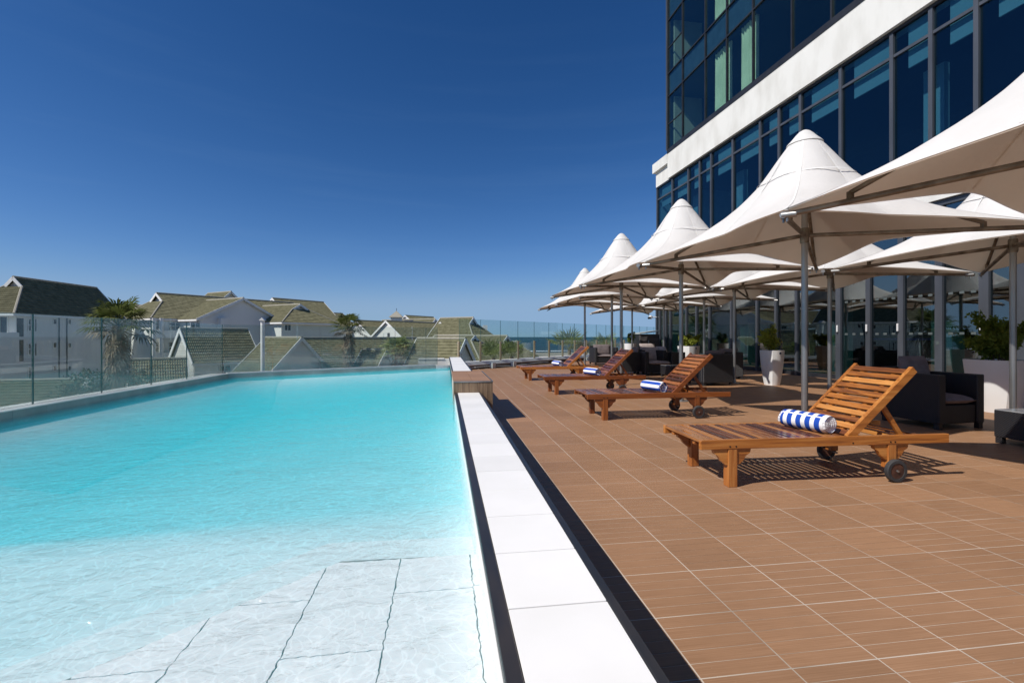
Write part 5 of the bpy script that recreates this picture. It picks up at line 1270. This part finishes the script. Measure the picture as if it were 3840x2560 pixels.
# ------------------------------------------------------------------ rattan furniture
def armchair(label, x, y, w, dp, h, rz, light=False, backh=.80, group='black rattan armchairs'):
    """front-left corner at x, y; faces local -y"""
    o = thing('rattan_armchair', label, 'armchair', (x, y, 0), rz, group)
    ft = .075; aw = .11
    def P(nm, m_, *a, bev=.012): b = MB(); b.bevbox(*a, bev); return b.build(nm, m_, o, local=True)
    P('arm', M['rattan'], 0, aw, .0, dp - .10, ft, h - .06); P('arm', M['rattan'], w - aw, w, .0, dp - .10, ft, h - .06)
    P('backrest', M['rattan'], 0, w, dp - .098, dp, ft, h)
    P('seat_base', M['rattan'], aw + .001, w - aw - .001, .02, dp - .099, ft, .30)
    for lx in (.01, w - .07):
        for ly in (.012, dp - .075): P('foot', M['black'], lx, lx + .06, ly, ly + .06, 0, ft + .002, bev=.004)
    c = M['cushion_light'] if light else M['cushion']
    def cush(nm, x0, x1, y0, y1, z0, z1, tilt=0):
        N_ = 14; v = []; f = []
        for k in (0, 1):
            for j in range(N_ + 1):
                for i in range(N_ + 1):
                    u, q = i/N_*2 - 1, j/N_*2 - 1; pf = (1 - abs(u)**4)*(1 - abs(q)**4)
                    e_ = .012*noise.noise(Vector((u*2.2 + x, q*2.2, z0*5)))
                    v.append((u, q, (pf**.5)*(1 if k else -1) + e_*6*pf))
        hx, hy, hz_ = (x1-x0)/2, (y1-y0)/2, (z1-z0)/2
        for k in (0, 1):
            o_ = k*(N_+1)**2
            for j in range(N_):
                for i in range(N_):
                    a = o_ + j*(N_+1) + i; q4 = (a, a+1, a+N_+2, a+N_+1); f.append(q4 if k else tuple(reversed(q4)))
        b = MB()
        if tilt:                                  # stands upright: thickness along y
            vv = [((x0+x1)/2 + a*hx, (y0+y1)/2 + t_*hy*1.0 + b_*tilt, (z0+z1)/2 + b_*hz_) for a, b_, t_ in v]
        else: vv = [((x0+x1)/2 + a*hx, (y0+y1)/2 + b_*hy, (z0+z1)/2 + t_*hz_) for a, b_, t_ in v]
        b.add(vv, f); b.build(nm, c, o, smooth='all', local=True)
    cush('seat_cushion', aw + .005, w - aw - .005, .0, dp - .11, .295, .425)
    cush('back_cushion', aw + .02, w - aw - .02, dp - .27, dp - .115, .40, backh + .03, tilt=.05)
    return o
armchair('black rattan armchair with grey cushions beside the glass-topped low table', 6.01, 4.89, .70, .76, .74, R(2), backh=.86)
armchair('black rattan armchair seen from behind next to the tall white planter with sparse shrub', 6.75, 10.86, .76, .76, .74, R(180))
armchair('black rattan armchair turned to the doors left of the tall white planter', 8.35, 12.15, .72, .76, .74, R(150))
armchair('black rattan armchair with pale lit seat cushion facing the pool', 5.98, 13.25, .92, .8, .76, R(-4), light=True)
armchair('black rattan armchair in the shade turned sideways behind a lounger backrest', 5.42, 14.45, .76, .76, .74, R(-92))
armchair('black rattan armchair under the farthest parasols facing the pool', 6.1, 18.35, 1.0, .8, .77, R(0))
armchair('black rattan armchair with pale cushions before the far end of the glass facade', 7.5, 16.6, .95, .8, .74, R(8), light=True, backh=.86)
armchair('black rattan armchair with raised grey cushions near the doors', 7.35, 11.2 + 2.2, .8, .76, .74, R(95), light=True, backh=.82)
def lowtable(label, x, y, w, dp, h):
    o = thing('rattan_table', label, 'table', (x, y, 0), 0, 'black rattan low tables')
    b = MB(); b.bevbox(0, w, 0, dp, .07, h - .008, .008); b.build('body', M['rattan'], o, local=True)
    b = MB(); b.bevbox(.004, w - .004, .004, dp - .004, h - .0075, h, .002); b.build('glass_top', M['tabletop'], o, local=True)
    for lx in (.008, w - .068):
        for ly in (.008, dp - .068): b = MB(); b.bevbox(lx, lx + .06, ly, ly + .06, 0, .072, .003); b.build('foot', M['rattan'], o, local=True)
M['tabletop'] = mat('grey_glass_top', (0.30,0.31,0.32), (0.36,0.37,0.38), rough=0.06, spec=0.8, coat=0.6)
lowtable('black rattan low table with grey glass top beside the big white planter', 5.93, 3.38, .70, .88, .365)
lowtable('black rattan low table before the armchair with the pale seat cushion', 6.22, 12.15, .62, .62, .34)

# ------------------------------------------------------------------ planters with shrubs
def planter(label, x, y, h, top, bot, rz, seed, sh, spread, leafmat, nleaf, lsize, emblem=True, lean=0.0, bowl=False):
    rr_ = random.Random(seed)
    o = thing('white_planter', label, 'planter', (x, y, 0), rz)
    prof_ = []
    for i in range(15):
        t = i / 14; k = t**1.0; w_ = bot + (top - bot) * (k + .16 * math.sin(math.pi * t)) ; prof_.append((min(w_, top*1.0)/2, h * t))
    prof_ += [(top/2 - .025, h), (top/2 - .03, h - .05)]
    b = MB(); b.lathe((0,0,0), prof_, 40, 0.0 if bowl else .34); b.build('pot', M['planter'], o, smooth=True, local=True)
    b = MB(); b.lathe((0,0,0), [(.02, h - .052), (top/2 - .02, h - .049)], 24, 0.0 if bowl else .34); b.build('soil', M['soil'], o, local=True)
    if emblem:
        b = MB(); pts = [(-.028, -.02), (.028, -.02)] + [(.028*math.cos(a), .028*math.sin(a) + .004) for a in [math.pi*i/8 for i in range(9)]]
        b.prism([(p, -top/2*1.0 - .004, h - .07 + q) for p, q in pts], (0, .003, 0)); b.build('emblem', M['emblem'], o, local=True)
    b = MB(); tips = []
    for i in range(max(6, int(spread*26))):
        a = rr_.uniform(0, 6.28); r_ = rr_.uniform(0, 1)**.6 * spread; zz = h + sh * rr_.uniform(.45, 1.0) * (1 - .45*(r_/spread)**2)
        p0 = Vector((rr_.uniform(-.08,.08), rr_.uniform(-.08,.08), h - .05)); p2 = Vector((math.cos(a)*r_ + lean*(zz-h), math.sin(a)*r_, zz)); p1 = (p0 + p2)/2 + Vector((rr_.uniform(-.05,.05), rr_.uniform(-.05,.05), .05))
        b.tube(p0, p1, .008, .006, 5); b.tube(p1, p2, .006, .002, 5); tips.append((p0, p1, p2))
    b.build('stems', M['stem'], o, local=True)
    b = MB()
    for i in range(nleaf):
        p0, p1, p2 = tips[rr_.randrange(len(tips))]; t = rr_.uniform(.15, 1.0)**.8
        c = (p0 + (p1 - p0)*t*2) if t < .5 else (p1 + (p2 - p1)*(t - .5)*2)
        c = c + Vector((rr_.gauss(0, .035), rr_.gauss(0, .035), rr_.gauss(0, .03)))
        if c.z < h: continue
        a_ = Vector((rr_.uniform(-1,1), rr_.uniform(-1,1), rr_.uniform(-.2,1))).normalized(); u = a_.orthogonal().normalized(); t2 = rr_.uniform(0, 6.28); u = (u*math.cos(t2) + a_.cross(u)*math.sin(t2)) * lsize*rr_.uniform(.6,1.2); w_ = a_.cross(u)*.28
        b.add([c, c + u*.45 + w_, c + u, c + u*.45 - w_], [(0,1,2,3)])
    b.build('leaves', leafmat, o, fix=False, local=True)
    return o
M['emblem'] = mat('dark_emblem', (0.02,0.024,0.05), rough=.5)
q = c2w((2895-1920)/F*11.15, 11.15, 0)
planter('tall white tapered planter with sparse two-coloured shrub beside the rattan armchairs', q.x, q.y, .83, .46, .29, R(10), 11, .60, .31, M['leaf'], 2400, .05)
q = c2w((3745-1920)/F*7.15, 7.15, 0)
planter('big white planter with tall dark shrub behind the steel pole by the low table', q.x, q.y, .80, .72, .46, R(6), 12, 1.0, .40, M['leaf_dark'], 5200, .06)
q = c2w((2582-1920)/F*15.2, 15.2, 0)
planter('white planter with dense bright green shrub beside the glass facade', q.x, q.y, .85, .60, .38, R(20), 13, .60, .38, M['leaf'], 4200, .055)
q = c2w((2363-1920)/F*20.5, 20.5, 0)
planter('round white bowl planter with leafy plant against the sea', q.x, q.y, .86, .52, .36, 0, 14, .55, .26, M['leaf_dark'], 700, .085, emblem=False, bowl=True)

# ------------------------------------------------------------------ gull
q = U(2060, 1160, 60); gb = thing('flying_gull', 'small dark bird gliding below the tip of the farthest parasol', 'bird', tuple(q))
b = MB(); rtv = Vector((CT, -ST, 0)); fw = Vector((ST, CT, 0)); up = Vector((0,0,1))
prof_ = [(-.42, .01), (-.25, .05), (0, .085), (.2, .07), (.33, .045), (.42, .01)]
ax = (rtv*.75 + up*.45).normalized(); v = []; 
for t_, r_ in prof_:
    for i in range(8): a = i*math.pi/4; v.append(q + ax*t_ + (ax.orthogonal().normalized()*math.cos(a) + ax.cross(ax.orthogonal().normalized())*math.sin(a))*r_)
b.add(v, [(j*8+i, j*8+(i+1) % 8, (j+1)*8+(i+1) % 8, (j+1)*8+i) for j in range(5) for i in range(8)] + [tuple(range(8)), tuple(range(40,48))])
for sg in (-1, 1):
    wv = (fw*sg*.8 + up*.35 - rtv*.2).normalized()
    rt0 = q + ax*.1; b.prism([rt0 + ax*.12, rt0 + wv*.5 + ax*.2, rt0 + wv*1.05 - ax*.12, rt0 + wv*.5 - ax*.02, rt0 - ax*.12], (0, 0, .02))
b.build('body', M['alu_dark'], gb)
